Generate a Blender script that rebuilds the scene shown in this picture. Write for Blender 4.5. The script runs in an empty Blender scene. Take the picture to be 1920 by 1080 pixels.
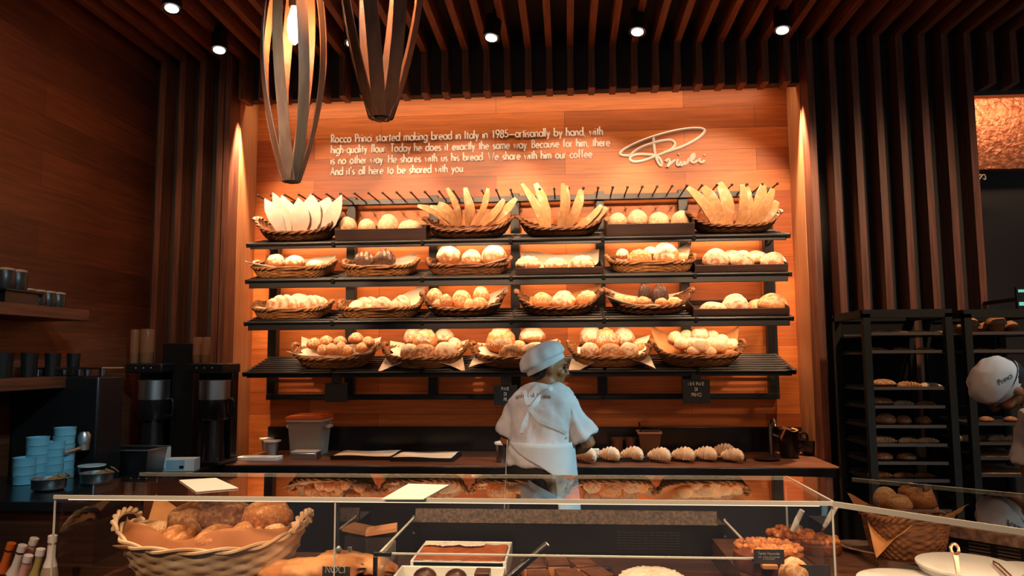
import bpy, math, random
import numpy as np
from mathutils import Vector as V, Matrix as MX, Euler, noise
from mathutils.bvhtree import BVHTree
PI = math.pi; sin = math.sin; cos = math.cos
rnd = random.Random(7)
C = bpy.context.scene.collection
# ------------------------------------------------------------ camera maths (1920x1080 frame)
FPX = 1377.4; EYE = 1.63
def _cam():
    th, ro, ya = (math.radians(a) for a in (5.461, -0.3435, -4.279))
    Ry = np.array([[cos(ya), 0, -sin(ya)], [0, 1, 0], [sin(ya), 0, cos(ya)]])
    Rx = np.array([[1, 0, 0], [0, cos(th), sin(th)], [0, -sin(th), cos(th)]])
    Rz = np.array([[cos(ro), -sin(ro), 0], [sin(ro), cos(ro), 0], [0, 0, 1]])
    return Rz @ Rx @ Ry
CM = _cam()
def ray(u, v):
    d = CM.T @ np.array([(u-960)/FPX, (v-540)/FPX, 1.0]); return V((d[0], d[2], -d[1]))
def at(u, v, Y):
    d = ray(u, v); p = d*(Y/d.y); p.z += EYE; return p
def atx(u, v, X):
    d = ray(u, v); p = d*(X/d.x); p.z += EYE; return p
def atz(u, v, Z):
    d = ray(u, v); p = d*((Z-EYE)/d.z); p.z += EYE; return p
# ------------------------------------------------------------ mesh builder
class B:
    def __init__(s): s.v = []; s.f = []
    def add(s, vs, fs):
        o = len(s.v); s.v += [tuple(p) for p in vs]; s.f += [tuple(i+o for i in f) for f in fs]; return s
    def box(s, x0, x1, y0, y1, z0, z1, m=None):
        vs = [V((x, y, z)) for z in (z0, z1) for y in (y0, y1) for x in (x0, x1)]
        if m is not None: vs = [m @ p for p in vs]
        return s.add(vs, [(0, 2, 3, 1), (4, 5, 7, 6), (0, 1, 5, 4), (2, 6, 7, 3), (0, 4, 6, 2), (1, 3, 7, 5)])
    def bar(s, a, b, w, h, up=(0, 0, 1)):
        a = V(a); b = V(b); d = (b-a).normalized(); x = d.cross(V(up)).normalized(); z = x.cross(d)
        vs = [p + x*(w/2*i) + z*(h/2*j) for p in (a, b) for i, j in ((-1, -1), (1, -1), (1, 1), (-1, 1))]
        return s.add(vs, [(3, 2, 1, 0), (4, 5, 6, 7), (0, 1, 5, 4), (1, 2, 6, 5), (2, 3, 7, 6), (3, 0, 4, 7)])
    def prism(s, poly, z0, z1):
        n = len(poly); vs = [(x, y, z0) for x, y in poly] + [(x, y, z1) for x, y in poly]
        return s.add(vs, [tuple(range(n))[::-1], tuple(range(n, 2*n))] + [(i, (i+1) % n, n+(i+1) % n, n+i) for i in range(n)])
    def tube(s, pts, r, n=8, closed=False, caps=True):
        pts = [V(p) for p in pts]; k = len(pts); rs = r if isinstance(r, (list, tuple)) else [r]*k
        vs = []; nx = None
        for i, p in enumerate(pts):
            if closed: t = pts[(i+1) % k]-pts[i-1]
            else: t = pts[min(i+1, k-1)]-pts[max(i-1, 0)]
            t = t.normalized() if t.length > 1e-9 else V((0, 0, 1))
            if nx is None:
                nx = t.orthogonal().normalized()
            else:
                nx = nx - t*nx.dot(t); nx = nx.normalized() if nx.length > 1e-6 else t.orthogonal().normalized()
            by = t.cross(nx)
            for j in range(n):
                a = 2*PI*j/n; vs.append(p + (nx*cos(a)+by*sin(a))*rs[i])
        fs = []
        for i in range(k if closed else k-1):
            for j in range(n):
                a = i*n+j; b = i*n+(j+1) % n; i2 = (i+1) % k
                fs.append((a, b, i2*n+(j+1) % n, i2*n+j))
        if caps and not closed: fs += [tuple(range(n))[::-1], tuple(range((k-1)*n, k*n))]
        return s.add(vs, fs)
    def lathe(s, prof, n=24, c=(0, 0, 0), m=None, cap=True):
        vs = []; k = len(prof)
        for r, z in prof:
            for j in range(n):
                a = 2*PI*j/n; p = V((c[0]+r*cos(a), c[1]+r*sin(a), c[2]+z)); vs.append(m @ p if m is not None else p)
        fs = [(i*n+j, i*n+(j+1) % n, (i+1)*n+(j+1) % n, (i+1)*n+j) for i in range(k-1) for j in range(n)]
        if cap: fs += [tuple(range(n))[::-1], tuple(range((k-1)*n, k*n))]
        return s.add(vs, fs)
    def grid(s, fn, nu, nv, cu=False, cap=False):
        vs = [fn(i/(nu if cu else nu-1), j/(nv-1)) for j in range(nv) for i in range(nu)]
        fs = [(j*nu+i, j*nu+(i+1) % nu, (j+1)*nu+(i+1) % nu, (j+1)*nu+i) for j in range(nv-1) for i in range(nu if cu else nu-1)]
        if cap: fs += [tuple(range(nu))[::-1], tuple(range((nv-1)*nu, nv*nu))]
        return s.add(vs, fs)
    def ell(s, c, r, n=16, m=None):
        k = n//2
        def fn(u, v):
            a = 2*PI*u; b = PI*(v-0.5); q = V((r[0]*cos(a)*cos(b), r[1]*sin(a)*cos(b), r[2]*sin(b)))
            if m is not None: q = m @ q
            return V(c)+q
        return s.grid(fn, n, k+1, cu=True)
    def ribbon(s, pts, w, t, side):
        # strip with rectangular section; side(i) gives the width direction
        pts = [V(p) for p in pts]; k = len(pts); vs = []
        for i, p in enumerate(pts):
            d = (pts[min(i+1, k-1)]-pts[max(i-1, 0)]).normalized(); x = V(side(i)); x = (x-d*x.dot(d)).normalized(); z = d.cross(x)
            wi = w[i] if isinstance(w, (list, tuple)) else w
            vs += [p+x*(wi/2*a)+z*(t/2*b) for a, b in ((-1, -1), (1, -1), (1, 1), (-1, 1))]
        fs = [(3, 2, 1, 0), tuple(range(4*k-4, 4*k))]
        for i in range(k-1):
            for j in range(4): fs.append((4*i+j, 4*i+(j+1) % 4, 4*i+4+(j+1) % 4, 4*i+4+j))
        return s.add(vs, fs)
    def mesh(s, name, smooth=True, ang=40):
        me = bpy.data.meshes.new(name); me.from_pydata(s.v, [], s.f); me.update()
        if smooth:
            me.polygons.foreach_set('use_smooth', [True]*len(me.polygons)); me.set_sharp_from_angle(angle=math.radians(ang))
        return me
def link(name, me, parent=None):
    o = bpy.data.objects.new(name, me); C.objects.link(o)
    if parent is not None: o.parent = parent
    return o
def obj(name, b, m=None, parent=None, smooth=True, bev=0, ang=40, loc=None, rot=None):
    me = b.mesh(name, smooth, ang) if isinstance(b, B) else b
    if m is not None and len(me.materials) == 0: me.materials.append(m)
    o = link(name, me, parent)
    if loc is not None: o.location = loc
    if rot is not None: o.rotation_euler = rot
    if bev:
        q = o.modifiers.new('b', 'BEVEL'); q.width = bev; q.segments = 2; q.limit_method = 'ANGLE'
    return o
def tag(o, label, cat, group=None, kind=None):
    o['label'] = label; o['category'] = cat
    if group: o['group'] = group
    if kind: o['kind'] = kind
    return o
def thing(name, label, cat, loc=(0, 0, 0), rot=(0, 0, 0), group=None):
    o = bpy.data.objects.new(name, None); C.objects.link(o); o.empty_display_size = .05
    o.location = loc; o.rotation_euler = rot
    return tag(o, label, cat, group)
def struct(name, b, m, **k):
    o = obj(name, b, m, **k); o['kind'] = 'structure'; return o
def copy_tree(src, parent=None):
    c = src.copy(); C.objects.link(c)
    if parent is not None: c.parent = parent; c.matrix_parent_inverse = src.matrix_parent_inverse.copy()
    for ch in src.children: copy_tree(ch, c)
    return c
def frozen(o):
    # bake an object's modifiers into a new mesh and drop the object
    bpy.context.view_layer.update(); dg = bpy.context.evaluated_depsgraph_get()
    me = bpy.data.meshes.new_from_object(o.evaluated_get(dg)); bpy.data.objects.remove(o); return me
def remeshed(b, vox, smooth=4, fac=.5, name='body'):
    o = obj(name, b); r = o.modifiers.new('r', 'REMESH'); r.mode = 'VOXEL'; r.voxel_size = vox
    if smooth:
        q = o.modifiers.new('s', 'SMOOTH'); q.iterations = smooth; q.factor = fac
    me = frozen(o); me.polygons.foreach_set('use_smooth', [True]*len(me.polygons)); return me
# ------------------------------------------------------------ materials
def lin(h):
    if not isinstance(h, str): return (*h, 1) if len(h) == 3 else h
    c = [int(h[i:i+2], 16)/255 for i in (0, 2, 4)]
    return tuple(x/12.92 if x <= .04045 else ((x+.055)/1.055)**2.4 for x in c) + (1,)
def newmat(name):
    m = bpy.data.materials.new(name); m.use_nodes = True; nt = m.node_tree; nt.nodes.clear()
    N = lambda t, **k: _n(nt, t, k)
    return m, nt, N
def _n(nt, t, k):
    n = nt.nodes.new(t)
    for a, b in k.items():
        if a.startswith('_'):
            n.inputs[int(a[1:])].default_value = b
        else: setattr(n, a, b)
    return n
def ramp(nt, fac, c1, c2, p1=.35, p2=.65):
    r = nt.nodes.new('ShaderNodeValToRGB'); e = r.color_ramp.elements
    e[0].position = p1; e[0].color = c1; e[1].position = p2; e[1].color = c2
    nt.links.new(fac, r.inputs[0]); return r.outputs[0]
def mixc(nt, fac, a, b, mode='MIX'):
    n = nt.nodes.new('ShaderNodeMix'); n.data_type = 'RGBA'; n.blend_type = mode
    for sock, val in ((n.inputs[0], fac), (n.inputs[6], a), (n.inputs[7], b)):
        if hasattr(val, 'is_output'): nt.links.new(val, sock)
        else: sock.default_value = val
    return n.outputs[2]
def coords(nt, N, scale=(1, 1, 1), rand=True):
    tc = N('ShaderNodeTexCoord'); mp = N('ShaderNodeMapping'); mp.inputs['Scale'].default_value = scale
    nt.links.new(tc.outputs['Object'], mp.inputs[0])
    if rand:
        oi = N('ShaderNodeObjectInfo'); mu = N('ShaderNodeMath', operation='MULTIPLY', _1=37.0)
        nt.links.new(oi.outputs['Random'], mu.inputs[0]); nt.links.new(mu.outputs[0], mp.inputs['Location'])
    return mp.outputs[0], tc
def finish(nt, N, col, rough, metal=0, bump=None, bs=.3, bd=.002, emit=None, es=0, sss=0, coat=0):
    p = N('ShaderNodeBsdfPrincipled'); o = N('ShaderNodeOutputMaterial')
    if hasattr(col, 'is_output'): nt.links.new(col, p.inputs['Base Color'])
    else: p.inputs['Base Color'].default_value = col
    if hasattr(rough, 'is_output'): nt.links.new(rough, p.inputs['Roughness'])
    else: p.inputs['Roughness'].default_value = rough
    p.inputs['Metallic'].default_value = metal
    if coat: p.inputs['Coat Weight'].default_value = coat; p.inputs['Coat Roughness'].default_value = .15
    if emit: p.inputs['Emission Color'].default_value = emit; p.inputs['Emission Strength'].default_value = es
    if bump is not None:
        b = N('ShaderNodeBump'); b.inputs['Strength'].default_value = bs; b.inputs['Distance'].default_value = bd
        nt.links.new(bump, b.inputs['Height']); nt.links.new(b.outputs[0], p.inputs['Normal'])
    nt.links.new(p.outputs[0], o.inputs[0]); return p
def mat(name, c1, r=.5, metal=0, c2=None, scale=20, st=(1, 1, 1), bs=0, bd=.002, emit=None, es=0, detail=4, p=(.35, .65), coat=0):
    m, nt, N = newmat(name); c1 = lin(c1)
    if c2 is None and not bs: finish(nt, N, c1, r, metal, emit=lin(emit) if emit else None, es=es, coat=coat); return m
    v, tc = coords(nt, N, st); n = N('ShaderNodeTexNoise'); n.inputs['Scale'].default_value = scale; n.inputs['Detail'].default_value = detail
    nt.links.new(v, n.inputs['Vector'])
    col = ramp(nt, n.outputs['Fac'], c1, lin(c2), *p) if c2 else c1
    finish(nt, N, col, r, metal, n.outputs['Fac'] if bs else None, bs, bd, emit=lin(emit) if emit else None, es=es, coat=coat); return m
def planks(name, c1, c2, axis='x', w=1.35, h=.155, r=.45, dark='2a1206', grain=.5):
    m, nt, N = newmat(name); tc = N('ShaderNodeTexCoord'); sp = N('ShaderNodeSeparateXYZ'); cb = N('ShaderNodeCombineXYZ')
    nt.links.new(tc.outputs['Object'], sp.inputs[0]); nt.links.new(sp.outputs['X' if axis == 'x' else 'Y'], cb.inputs[0]); nt.links.new(sp.outputs['Z'], cb.inputs[1])
    b = N('ShaderNodeTexBrick'); b.offset = .37; b.offset_frequency = 2; b.squash = 1
    for k, val in (('Color1', lin(c1)), ('Color2', lin(c2)), ('Mortar', lin(dark)), ('Scale', 1.0), ('Mortar Size', .0012), ('Mortar Smooth', .3), ('Bias', -.1), ('Brick Width', w), ('Row Height', h)): b.inputs[k].default_value = val
    nt.links.new(cb.outputs[0], b.inputs['Vector'])
    mp = N('ShaderNodeMapping'); mp.inputs['Scale'].default_value = (1.3, 22, 1); nt.links.new(cb.outputs[0], mp.inputs[0])
    n = N('ShaderNodeTexNoise'); n.inputs['Scale'].default_value = 2.2; n.inputs['Detail'].default_value = 6; n.inputs['Distortion'].default_value = .6; nt.links.new(mp.outputs[0], n.inputs['Vector'])
    g = ramp(nt, n.outputs['Fac'], (1-grain, 1-grain, 1-grain, 1), (1, 1, 1, 1), .3, .7)
    col = mixc(nt, 1.0, b.outputs['Color'], g, 'MULTIPLY'); finish(nt, N, col, r, 0, n.outputs['Fac'], .08, .001); return m
def wood(name, c1, c2, st=(30, 30, 1.5), r=.5, scale=1.5):
    return mat(name, c1, r, 0, c2, scale, st, bs=.1, bd=.001, detail=6)
def bread_mat(name, crust, crust2, flour, amt=.5, soft=.25, sc=9):
    m, nt, N = newmat(name); v, tc = coords(nt, N); n = N('ShaderNodeTexNoise'); n.inputs['Scale'].default_value = sc; n.inputs['Detail'].default_value = 6; nt.links.new(v, n.inputs['Vector'])
    n2 = N('ShaderNodeTexNoise'); n2.inputs['Scale'].default_value = 60; n2.inputs['Detail'].default_value = 3; nt.links.new(v, n2.inputs['Vector'])
    base = ramp(nt, n.outputs['Fac'], lin(crust), lin(crust2), .38, .62)
    sp = N('ShaderNodeSeparateXYZ'); nt.links.new(tc.outputs['Normal'], sp.inputs[0])
    a = N('ShaderNodeMath', operation='MULTIPLY_ADD', _1=.42, _2=amt-.42); nt.links.new(sp.outputs['Z'], a.inputs[0]); nc = N('ShaderNodeMath', operation='MULTIPLY_ADD', _1=2.2, _2=-.6); nt.links.new(n.outputs['Fac'], nc.inputs[0])
    b = N('ShaderNodeMath', operation='ADD'); nt.links.new(a.outputs[0], b.inputs[0]); nt.links.new(nc.outputs[0], b.inputs[1])
    f = N('ShaderNodeMapRange'); f.inputs['From Min'].default_value = .5-soft; f.inputs['From Max'].default_value = .5+soft; nt.links.new(b.outputs[0], f.inputs[0])
    at_ = N('ShaderNodeAttribute'); at_.attribute_name = 'score'; sb_ = N('ShaderNodeMath', operation='SUBTRACT', use_clamp=True); nt.links.new(f.outputs[0], sb_.inputs[0]); nt.links.new(at_.outputs['Fac'], sb_.inputs[1]); f = sb_
    fs = N('ShaderNodeMath', operation='MULTIPLY'); q = N('ShaderNodeMath', operation='MULTIPLY_ADD', _1=.5, _2=.62); nt.links.new(n2.outputs['Fac'], q.inputs[0]); nt.links.new(f.outputs[0], fs.inputs[0]); nt.links.new(q.outputs[0], fs.inputs[1]); fs.use_clamp = True
    col = mixc(nt, fs.outputs[0], base, lin(flour)); finish(nt, N, col, .75, 0, n2.outputs['Fac'], .35, .003); return m
def glass_mat(name, tint=(.97, .99, .98), ior=1.75, rough=.0):
    m, nt, N = newmat(name); tr = N('ShaderNodeBsdfTransparent'); tr.inputs[0].default_value = (*tint, 1); gl = N('ShaderNodeBsdfGlossy'); gl.inputs['Roughness'].default_value = rough; gl.inputs[0].default_value = (1, 1, 1, 1)
    fr = N('ShaderNodeFresnel'); fr.inputs[0].default_value = ior; ge = N('ShaderNodeNewGeometry'); iv = N('ShaderNodeMath', operation='SUBTRACT', _0=1.0); nt.links.new(ge.outputs['Backfacing'], iv.inputs[1])
    mu = N('ShaderNodeMath', operation='MULTIPLY'); nt.links.new(fr.outputs[0], mu.inputs[0]); nt.links.new(iv.outputs[0], mu.inputs[1])
    k1 = N('ShaderNodeMath', operation='SUBTRACT', _0=1.0); nt.links.new(fr.outputs[0], k1.inputs[1]); k2 = N('ShaderNodeMath', operation='POWER', _1=2.0); nt.links.new(k1.outputs[0], k2.inputs[0]); k3 = N('ShaderNodeMath', operation='SUBTRACT', _0=1.0); nt.links.new(k2.outputs[0], k3.inputs[1]); nt.links.new(k3.outputs[0], mu.inputs[0])
    mx = N('ShaderNodeMixShader'); nt.links.new(mu.outputs[0], mx.inputs[0]); nt.links.new(tr.outputs[0], mx.inputs[1]); nt.links.new(gl.outputs[0], mx.inputs[2])
    o = N('ShaderNodeOutputMaterial'); nt.links.new(mx.outputs[0], o.inputs[0]); return m
def emit_mat(name, c, s):
    m, nt, N = newmat(name); e = N('ShaderNodeEmission'); e.inputs[0].default_value = lin(c); e.inputs[1].default_value = s; o = N('ShaderNodeOutputMaterial'); nt.links.new(e.outputs[0], o.inputs[0]); return m
PANEL = planks('honey_plank', 'dc7c36', '9f4a18', grain=.36)
WALNUT = planks('walnut_plank', '8a4a2c', '542a1a', axis='y', w=1.9, h=.2, grain=.5)
SLAT = wood('slat_wood', '84513d', '5f3728', (40, 40, 2.0))
SLATC = wood('ceiling_slat_wood', '96563a', '6e3d28', (40, 2.0, 40))
RETURN = wood('niche_return', 'cf9468', 'bd7e50', (40, 40, 2))
BLACKWALL = mat('black_backing', '403e3f', .9)
BLACK = mat('black_metal', '181617', .36, .0)
BLACKG = mat('black_gloss', '1f1d1e', .22, 0)
DARKBOARD = mat('dark_board', '33292a', .6)
TRAYW = wood('dark_tray_wood', '3a221a', '2a1712', (3, 40, 40), .5)
STEEL = mat('steel', 'c6c9cc', .34, 1.0)
STEELD = mat('steel_dark', '8f8f92', .3, 1.0)
PAPER = mat('parchment', 'f6dfc6', .8, 0, 'e8c8a6', 6)
PAPERW = mat('white_paper', 'f6f2ee', .7)
KRAFT = mat('kraft_paper', 'c98c56', .75, 0, 'ae703e', 5)
WICK = mat('wicker', 'a8713f', .6, 0, '6f4322', 30, (1, 1, 3), bs=.2)
WICKD = mat('wicker_dark', '8a5530', .6, 0, '55301a', 30, (1, 1, 3), bs=.2)
WICKP = mat('wicker_pale', 'd2b496', .6, 0, 'b08a68', 9, (1, 1, 3))
GLASS = glass_mat('clear_glass', ior=1.45)
GLASST = glass_mat('top_glass', tint=(.95, .97, .96), ior=1.62)
GEDGE = mat('polished_glass_edge', 'd2d4cc', .25, .0)
CLEARP = glass_mat('clear_plastic', tint=(.86, .85, .84), ior=1.5, rough=.15)
def frosted(name, c, k):
    m, nt, N = newmat(name); tr = N('ShaderNodeBsdfTransparent'); tr.inputs[0].default_value = (.9, .88, .86, 1); p = N('ShaderNodeBsdfPrincipled'); p.inputs['Base Color'].default_value = lin(c); p.inputs['Roughness'].default_value = .25
    mx = N('ShaderNodeMixShader', _0=k); nt.links.new(tr.outputs[0], mx.inputs[1]); nt.links.new(p.outputs[0], mx.inputs[2]); o = N('ShaderNodeOutputMaterial'); nt.links.new(mx.outputs[0], o.inputs[0]); return m
FROSTC = frosted('frosted_clear_plastic', 'd8bca8', .42); HOPPER = frosted('hopper_plastic', 'b8805c', .4)
WHITEP = mat('white_china', 'f4f1ee', .2)
BR = dict(
    white=bread_mat('floury_crust', 'c07c45', '96572c', 'edd2b4', .40, .18, 6),
    gold=bread_mat('golden_crust', 'cc8242', 'a85c28', 'e2bd94', .22, .2),
    brown=bread_mat('brown_crust', 'a8622f', '7f431f', 'dcb48c', .14),
    rye=bread_mat('rye_crust', '4a2a1e', '2e1812', 'b08a70', .12),
    raisin=bread_mat('raisin_crust', 'd9a473', '4f2d1c', 'e6c6a4', .30, .12, 15),
    rustic=bread_mat('rustic_crust', 'b06a34', '6e3a1a', 'd49a64', .08, .2, 12),
    choc=bread_mat('chocolate_crust', '2a1712', '3a2018', '7a4a30', .05),
    crois=bread_mat('croissant_crust', 'e8b47c', 'cf9054', 'f8dfc4', .5),
    croisd=bread_mat('dark_croissant_crust', 'b8753a', '96582a', 'd8a470', .3),
    bagel=bread_mat('pale_roll_crust', 'e8b47c', 'd29a60', 'f6dcba', .38),
    flat=bread_mat('crispbread_crust', 'e8b27c', 'cf8a4e', 'f6d8b6', .30, .2, 16),
    sheet=bread_mat('flatbread_sheet_crust', 'f8e2cd', 'eec8a4', 'fff4e8', .5, .3, 10))
# ------------------------------------------------------------ the room
YS, YB, YP = 4.765, 4.91, 5.2            # slat fronts, slat backing, niche panel
NX0, NX1 = -2.29, 1.575                  # niche sides
ZS, ZC2 = 3.70, 3.85                     # underside of ceiling slats, ceiling
NZ = 3.46; NS = 3.42; NT = 3.62                                # niche top
LX, RX = -2.905, 4.2                     # left wall face, right limit
OX, OZ = 2.674, 3.36                     # opening on the right
struct('floor', B().box(LX, RX, -1.6, 7, -.1, 0), mat('floor_tile', '4a4038', .5, 0, '3c332d', 6))
struct('ceiling', B().box(LX, RX, -1.6, 7, ZC2, ZC2+.1), BLACKWALL)
struct('wall_left', B().box(LX-.1, LX, -1.6, 6.8, 0, ZC2), WALNUT)
wb = B().box(LX, NX0-.04, YB, YB+.08, 0, ZC2).box(NX1+.04, OX, YB, YB+.08, 0, ZC2).box(NX0, NX1, YB, YB+.08, NZ, ZC2).box(OX, RX, YB, YB+.08, OZ, ZC2)
struct('wall_back', wb, BLACKWALL, smooth=False)
struct('wall_niche', B().box(NX0-.1, NX1+.1, YP, YP+.08, 0, NT), PANEL, smooth=False)
struct('trim_1', B().box(NX0-.04, NX0, YB, YP, 0, NT), RETURN, smooth=False)
struct('trim_2', B().box(NX1, NX1+.04, YB, YP, 0, NT), RETURN, smooth=False)
struct('trim_3', B().box(NX0-.04, NX1+.04, YB+.08, YP+.02, NT, NT+.03), BLACKWALL, smooth=False)
PIT = .1415; SW = .042
k = 3
vs_full = B().box(-SW/2, SW/2, YS, YB, 0, ZS+.145).mesh('slat', False); vs_full.materials.append(SLAT)
vs_head = B().box(-SW/2, SW/2, YS, YB, NS, ZS+.145).mesh('slat', False); vs_head.materials.append(SLAT)
vs_op = B().box(-SW/2, SW/2, YS, YB, OZ, ZS+.145).mesh('slat', False); vs_op.materials.append(SLAT)
cs = B().box(-SW/2, SW/2, -.6, YS-.001, ZS, ZS+.145).mesh('slat', False); cs.materials.append(SLATC)
x = NX1 + SW/2 + .004; xs = []
while x < RX-.3: xs.append(x); x += PIT
x = NX1 + SW/2 + .004 - PIT
while x > LX+.06: xs.append(x); x -= PIT
left_first = None
for x in sorted(xs):
    if NX0-SW/2 < x < NX1: me = vs_head
    elif x > OX: me = vs_op
    else: me = vs_full
    for m_ in (me, cs):
        k += 1; o = link('trim_%d' % k, m_); o.location.x = x; o['kind'] = 'structure'
# the slat that edges the niche on the left
k += 1; o = link('trim_%d' % k, vs_full); o.location.x = NX0-SW/2-.002; o['kind'] = 'structure'
# room beyond the opening on the right
COPPER = mat('hammered_copper', 'e0936a', .38, .55, 'a85a3c', 22, bs=.9, bd=.02)
struct('wall_far', B().box(OX-.4, RX, 6.2, 6.3, 0, ZC2), BLACKWALL)
o = tag(obj('copper_panel', B().box(2.75, 4.1, 6.10, 6.2, 3.13, 3.72), COPPER), 'hammered copper wall panel glowing through the opening beyond the slats', 'wall panel')
o = tag(obj('lit_beam', B().box(2.75, 4.1, 5.95, 6.2, 3.72, 3.80), RETURN), 'pale lit beam above the hammered copper panel', 'beam')
b = B()
for i in range(6):
    cx = 3.05+.06*i; b.tube([(cx+.028*cos(a*.9+i), 6.08, 3.06+.022*sin(a*1.7+i*.7)) for a in [j*.5 for j in range(14)]], .005, 5)
tag(obj('scroll_ornament', b, mat('pale_scroll', 'e8d8d0', .5)), 'white scrollwork ornament under the hammered copper panel', 'ornament')
# ------------------------------------------------------------ a round monoline stroke alphabet
def arc(cx, cy, r, a0, a1, n=None, ry=None):
    n = n or max(4, int(abs(a1-a0)/24)); ry = ry or r
    return [(cx+r*cos(math.radians(a0+(a1-a0)*i/n)), cy+ry*sin(math.radians(a0+(a1-a0)*i/n))) for i in range(n+1)]
O_ = lambda cx=.29, r=.29: arc(cx, .29, r, 0, 360, 14)
GL = {
 'a': (.62, [O_(), [(.58, 0), (.58, .6)]]), 'b': (.62, [O_(), [(0, 0), (0, 1.08)]]), 'c': (.5, [arc(.29, .29, .29, 48, 312)]),
 'd': (.62, [O_(), [(.58, 0), (.58, 1.08)]]), 'e': (.6, [[(.02, .3), (.57, .3)] + arc(.29, .29, .29, 5, 318)]), 'f': (.34, [[(.12, 0), (.12, .85)] + arc(.27, .85, .15, 180, 70, 4), [(0, .56), (.3, .56)]]),
 'g': (.62, [O_(), [(.58, .6), (.58, -.05)] + arc(.29, -.05, .29, 0, -150, 7)]), 'h': (.52, [[(0, 0), (0, 1.08)], [(0, .3)] + arc(.22, .36, .22, 180, 0, 7) + [(.44, 0)]]),
 'i': (.1, [[(0, 0), (0, .58)], [(0, .82), (0, .86)]]), 'k': (.46, [[(0, 0), (0, 1.08)], [(.38, .58), (.02, .28), (.42, 0)]]), 'l': (.1, [[(0, 0), (0, 1.08)]]),
 'm': (.84, [[(0, 0), (0, .58)], [(0, .3)] + arc(.19, .38, .19, 180, 0, 6) + [(.38, 0)], [(.38, .3)] + arc(.57, .38, .19, 180, 0, 6) + [(.76, 0)]]),
 'n': (.52, [[(0, 0), (0, .58)], [(0, .3)] + arc(.22, .36, .22, 180, 0, 7) + [(.44, 0)]]), 'o': (.64, [O_()]), 'p': (.62, [O_(), [(0, -.34), (0, .58)]]), 'q': (.62, [O_(), [(.58, -.34), (.58, .58)]]),
 'r': (.3, [[(0, 0), (0, .58)], [(0, .34)] + arc(.2, .36, .2, 180, 75, 4)]), 's': (.4, [arc(.18, .43, .15, 40, 250, 6) + arc(.18, .15, .16, 75, -140, 7)]),
 't': (.3, [[(.13, 0), (.13, .84)], [(0, .56), (.27, .56)]]), 'u': (.52, [[(0, .58)] + arc(.22, .22, .22, 180, 360, 7) + [(.44, .58)], [(.44, .58), (.44, 0)]]), 'v': (.48, [[(0, .58), (.22, 0), (.44, .58)]]),
 'w': (.78, [[(0, .58), (.2, 0), (.37, .54), (.54, 0), (.74, .58)]]), 'x': (.46, [[(0, .58), (.42, 0)], [(.42, .58), (0, 0)]]), 'y': (.48, [[(0, .58), (.23, .02)], [(.46, .58), (.1, -.34)]]), 'z': (.42, [[(0, .58), (.38, .58), (0, 0), (.4, 0)]]),
 'R': (.5, [[(0, 0), (0, 1)], [(0, 1), (.17, 1)] + arc(.17, .75, .25, 90, -90, 7) + [(0, .5)], [(.17, .5), (.46, 0)]]), 'P': (.48, [[(0, 0), (0, 1), (.17, 1)] + arc(.17, .74, .26, 90, -90, 7) + [(0, .48)]]),
 'I': (.12, [[(0, 0), (0, 1)]]), 'T': (.54, [[(.25, 0), (.25, 1)], [(0, 1), (.5, 1)]]), 'B': (.5, [[(0, 0), (0, 1), (.16, 1)] + arc(.16, .77, .23, 90, -90, 6) + [(0, .54), (.18, .54)] + arc(.18, .27, .27, 90, -90, 6) + [(0, 0)]]),
 'W': (1.02, [[(0, 1), (.26, 0), (.49, .95), (.72, 0), (.98, 1)]]), 'A': (.72, [[(0, 0), (.34, 1), (.68, 0)], [(.12, .34), (.56, .34)]]), 'H': (.66, [[(0, 0), (0, 1)], [(.6, 0), (.6, 1)], [(0, .52), (.6, .52)]]),
 'M': (.84, [[(0, 0), (.1, 1), (.4, .1), (.7, 1), (.8, 0)]]), 'N': (.7, [[(0, 0), (0, 1), (.62, 0), (.62, 1)]]), 'E': (.46, [[(.42, 0), (0, 0), (0, 1), (.42, 1)], [(0, .52), (.38, .52)]]), 'D': (.68, [[(0, 0), (0, 1), (.12, 1)] + arc(.12, .5, .5, 90, -90, 9) + [(0, 0)]]),
 'C': (.8, [arc(.5, .5, .5, 50, 310, 12)]), 'O': (1.04, [arc(.5, .5, .5, 0, 360, 18)]), 'S': (.5, [arc(.23, .75, .22, 40, 255, 7) + arc(.23, .27, .25, 80, -145, 8)]), '&': (.66, [[(.62, 0), (.14, .7)] + arc(.3, .8, .16, 190, -20, 7) + [(.08, .36)] + arc(.24, .2, .2, 150, 360, 7) + [(.56, .42)]]),
 '1': (.5, [[(.06, .8), (.24, .98), (.24, 0)]]), '9': (.6, [arc(.28, .7, .27, 0, 360, 13), [(.53, .62), (.2, 0)]]), '8': (.56, [arc(.25, .75, .2, 0, 360, 11), arc(.25, .27, .26, 0, 360, 13)]), '5': (.56, [[(.46, 1), (.16, 1), (.1, .55)] + arc(.23, .32, .27, 115, -150, 9)]),
 '.': (.14, [[(.02, .0), (.02, .035)]]), ',': (.16, [[(.05, .03), (0, -.14)]]), '-': (.34, [[(0, .34), (.26, .34)]]), '\u2014': (.9, [[(.02, .34), (.84, .34)]]), "'": (.14, [[(.02, .82), (.02, 1.02)]]), ' ': (.44, [])}
def text_width(s, track=.15): return sum(GL[c][0]+track for c in s)
def strokes(s, size, track=.15, width=None):
    sx = 1.0 if width is None else width/(text_width(s, track)*size)
    x = 0; out = []
    for c in s:
        w, ss = GL[c]
        out += [[((x+px)*size*sx, py*size) for px, py in st] for st in ss]; x += w+track
    return out
def text_mesh(b, s, size, org, xd, zd, r, width=None, n=5, track=.15):
    org = V(org); xd = V(xd); zd = V(zd)
    for st in strokes(s, size, track, width): b.tube([org+xd*px+zd*pz for px, pz in st], r, n)
    return b
LETTER = mat('raised_white_letter', 'fbf6f0', .5)
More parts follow.
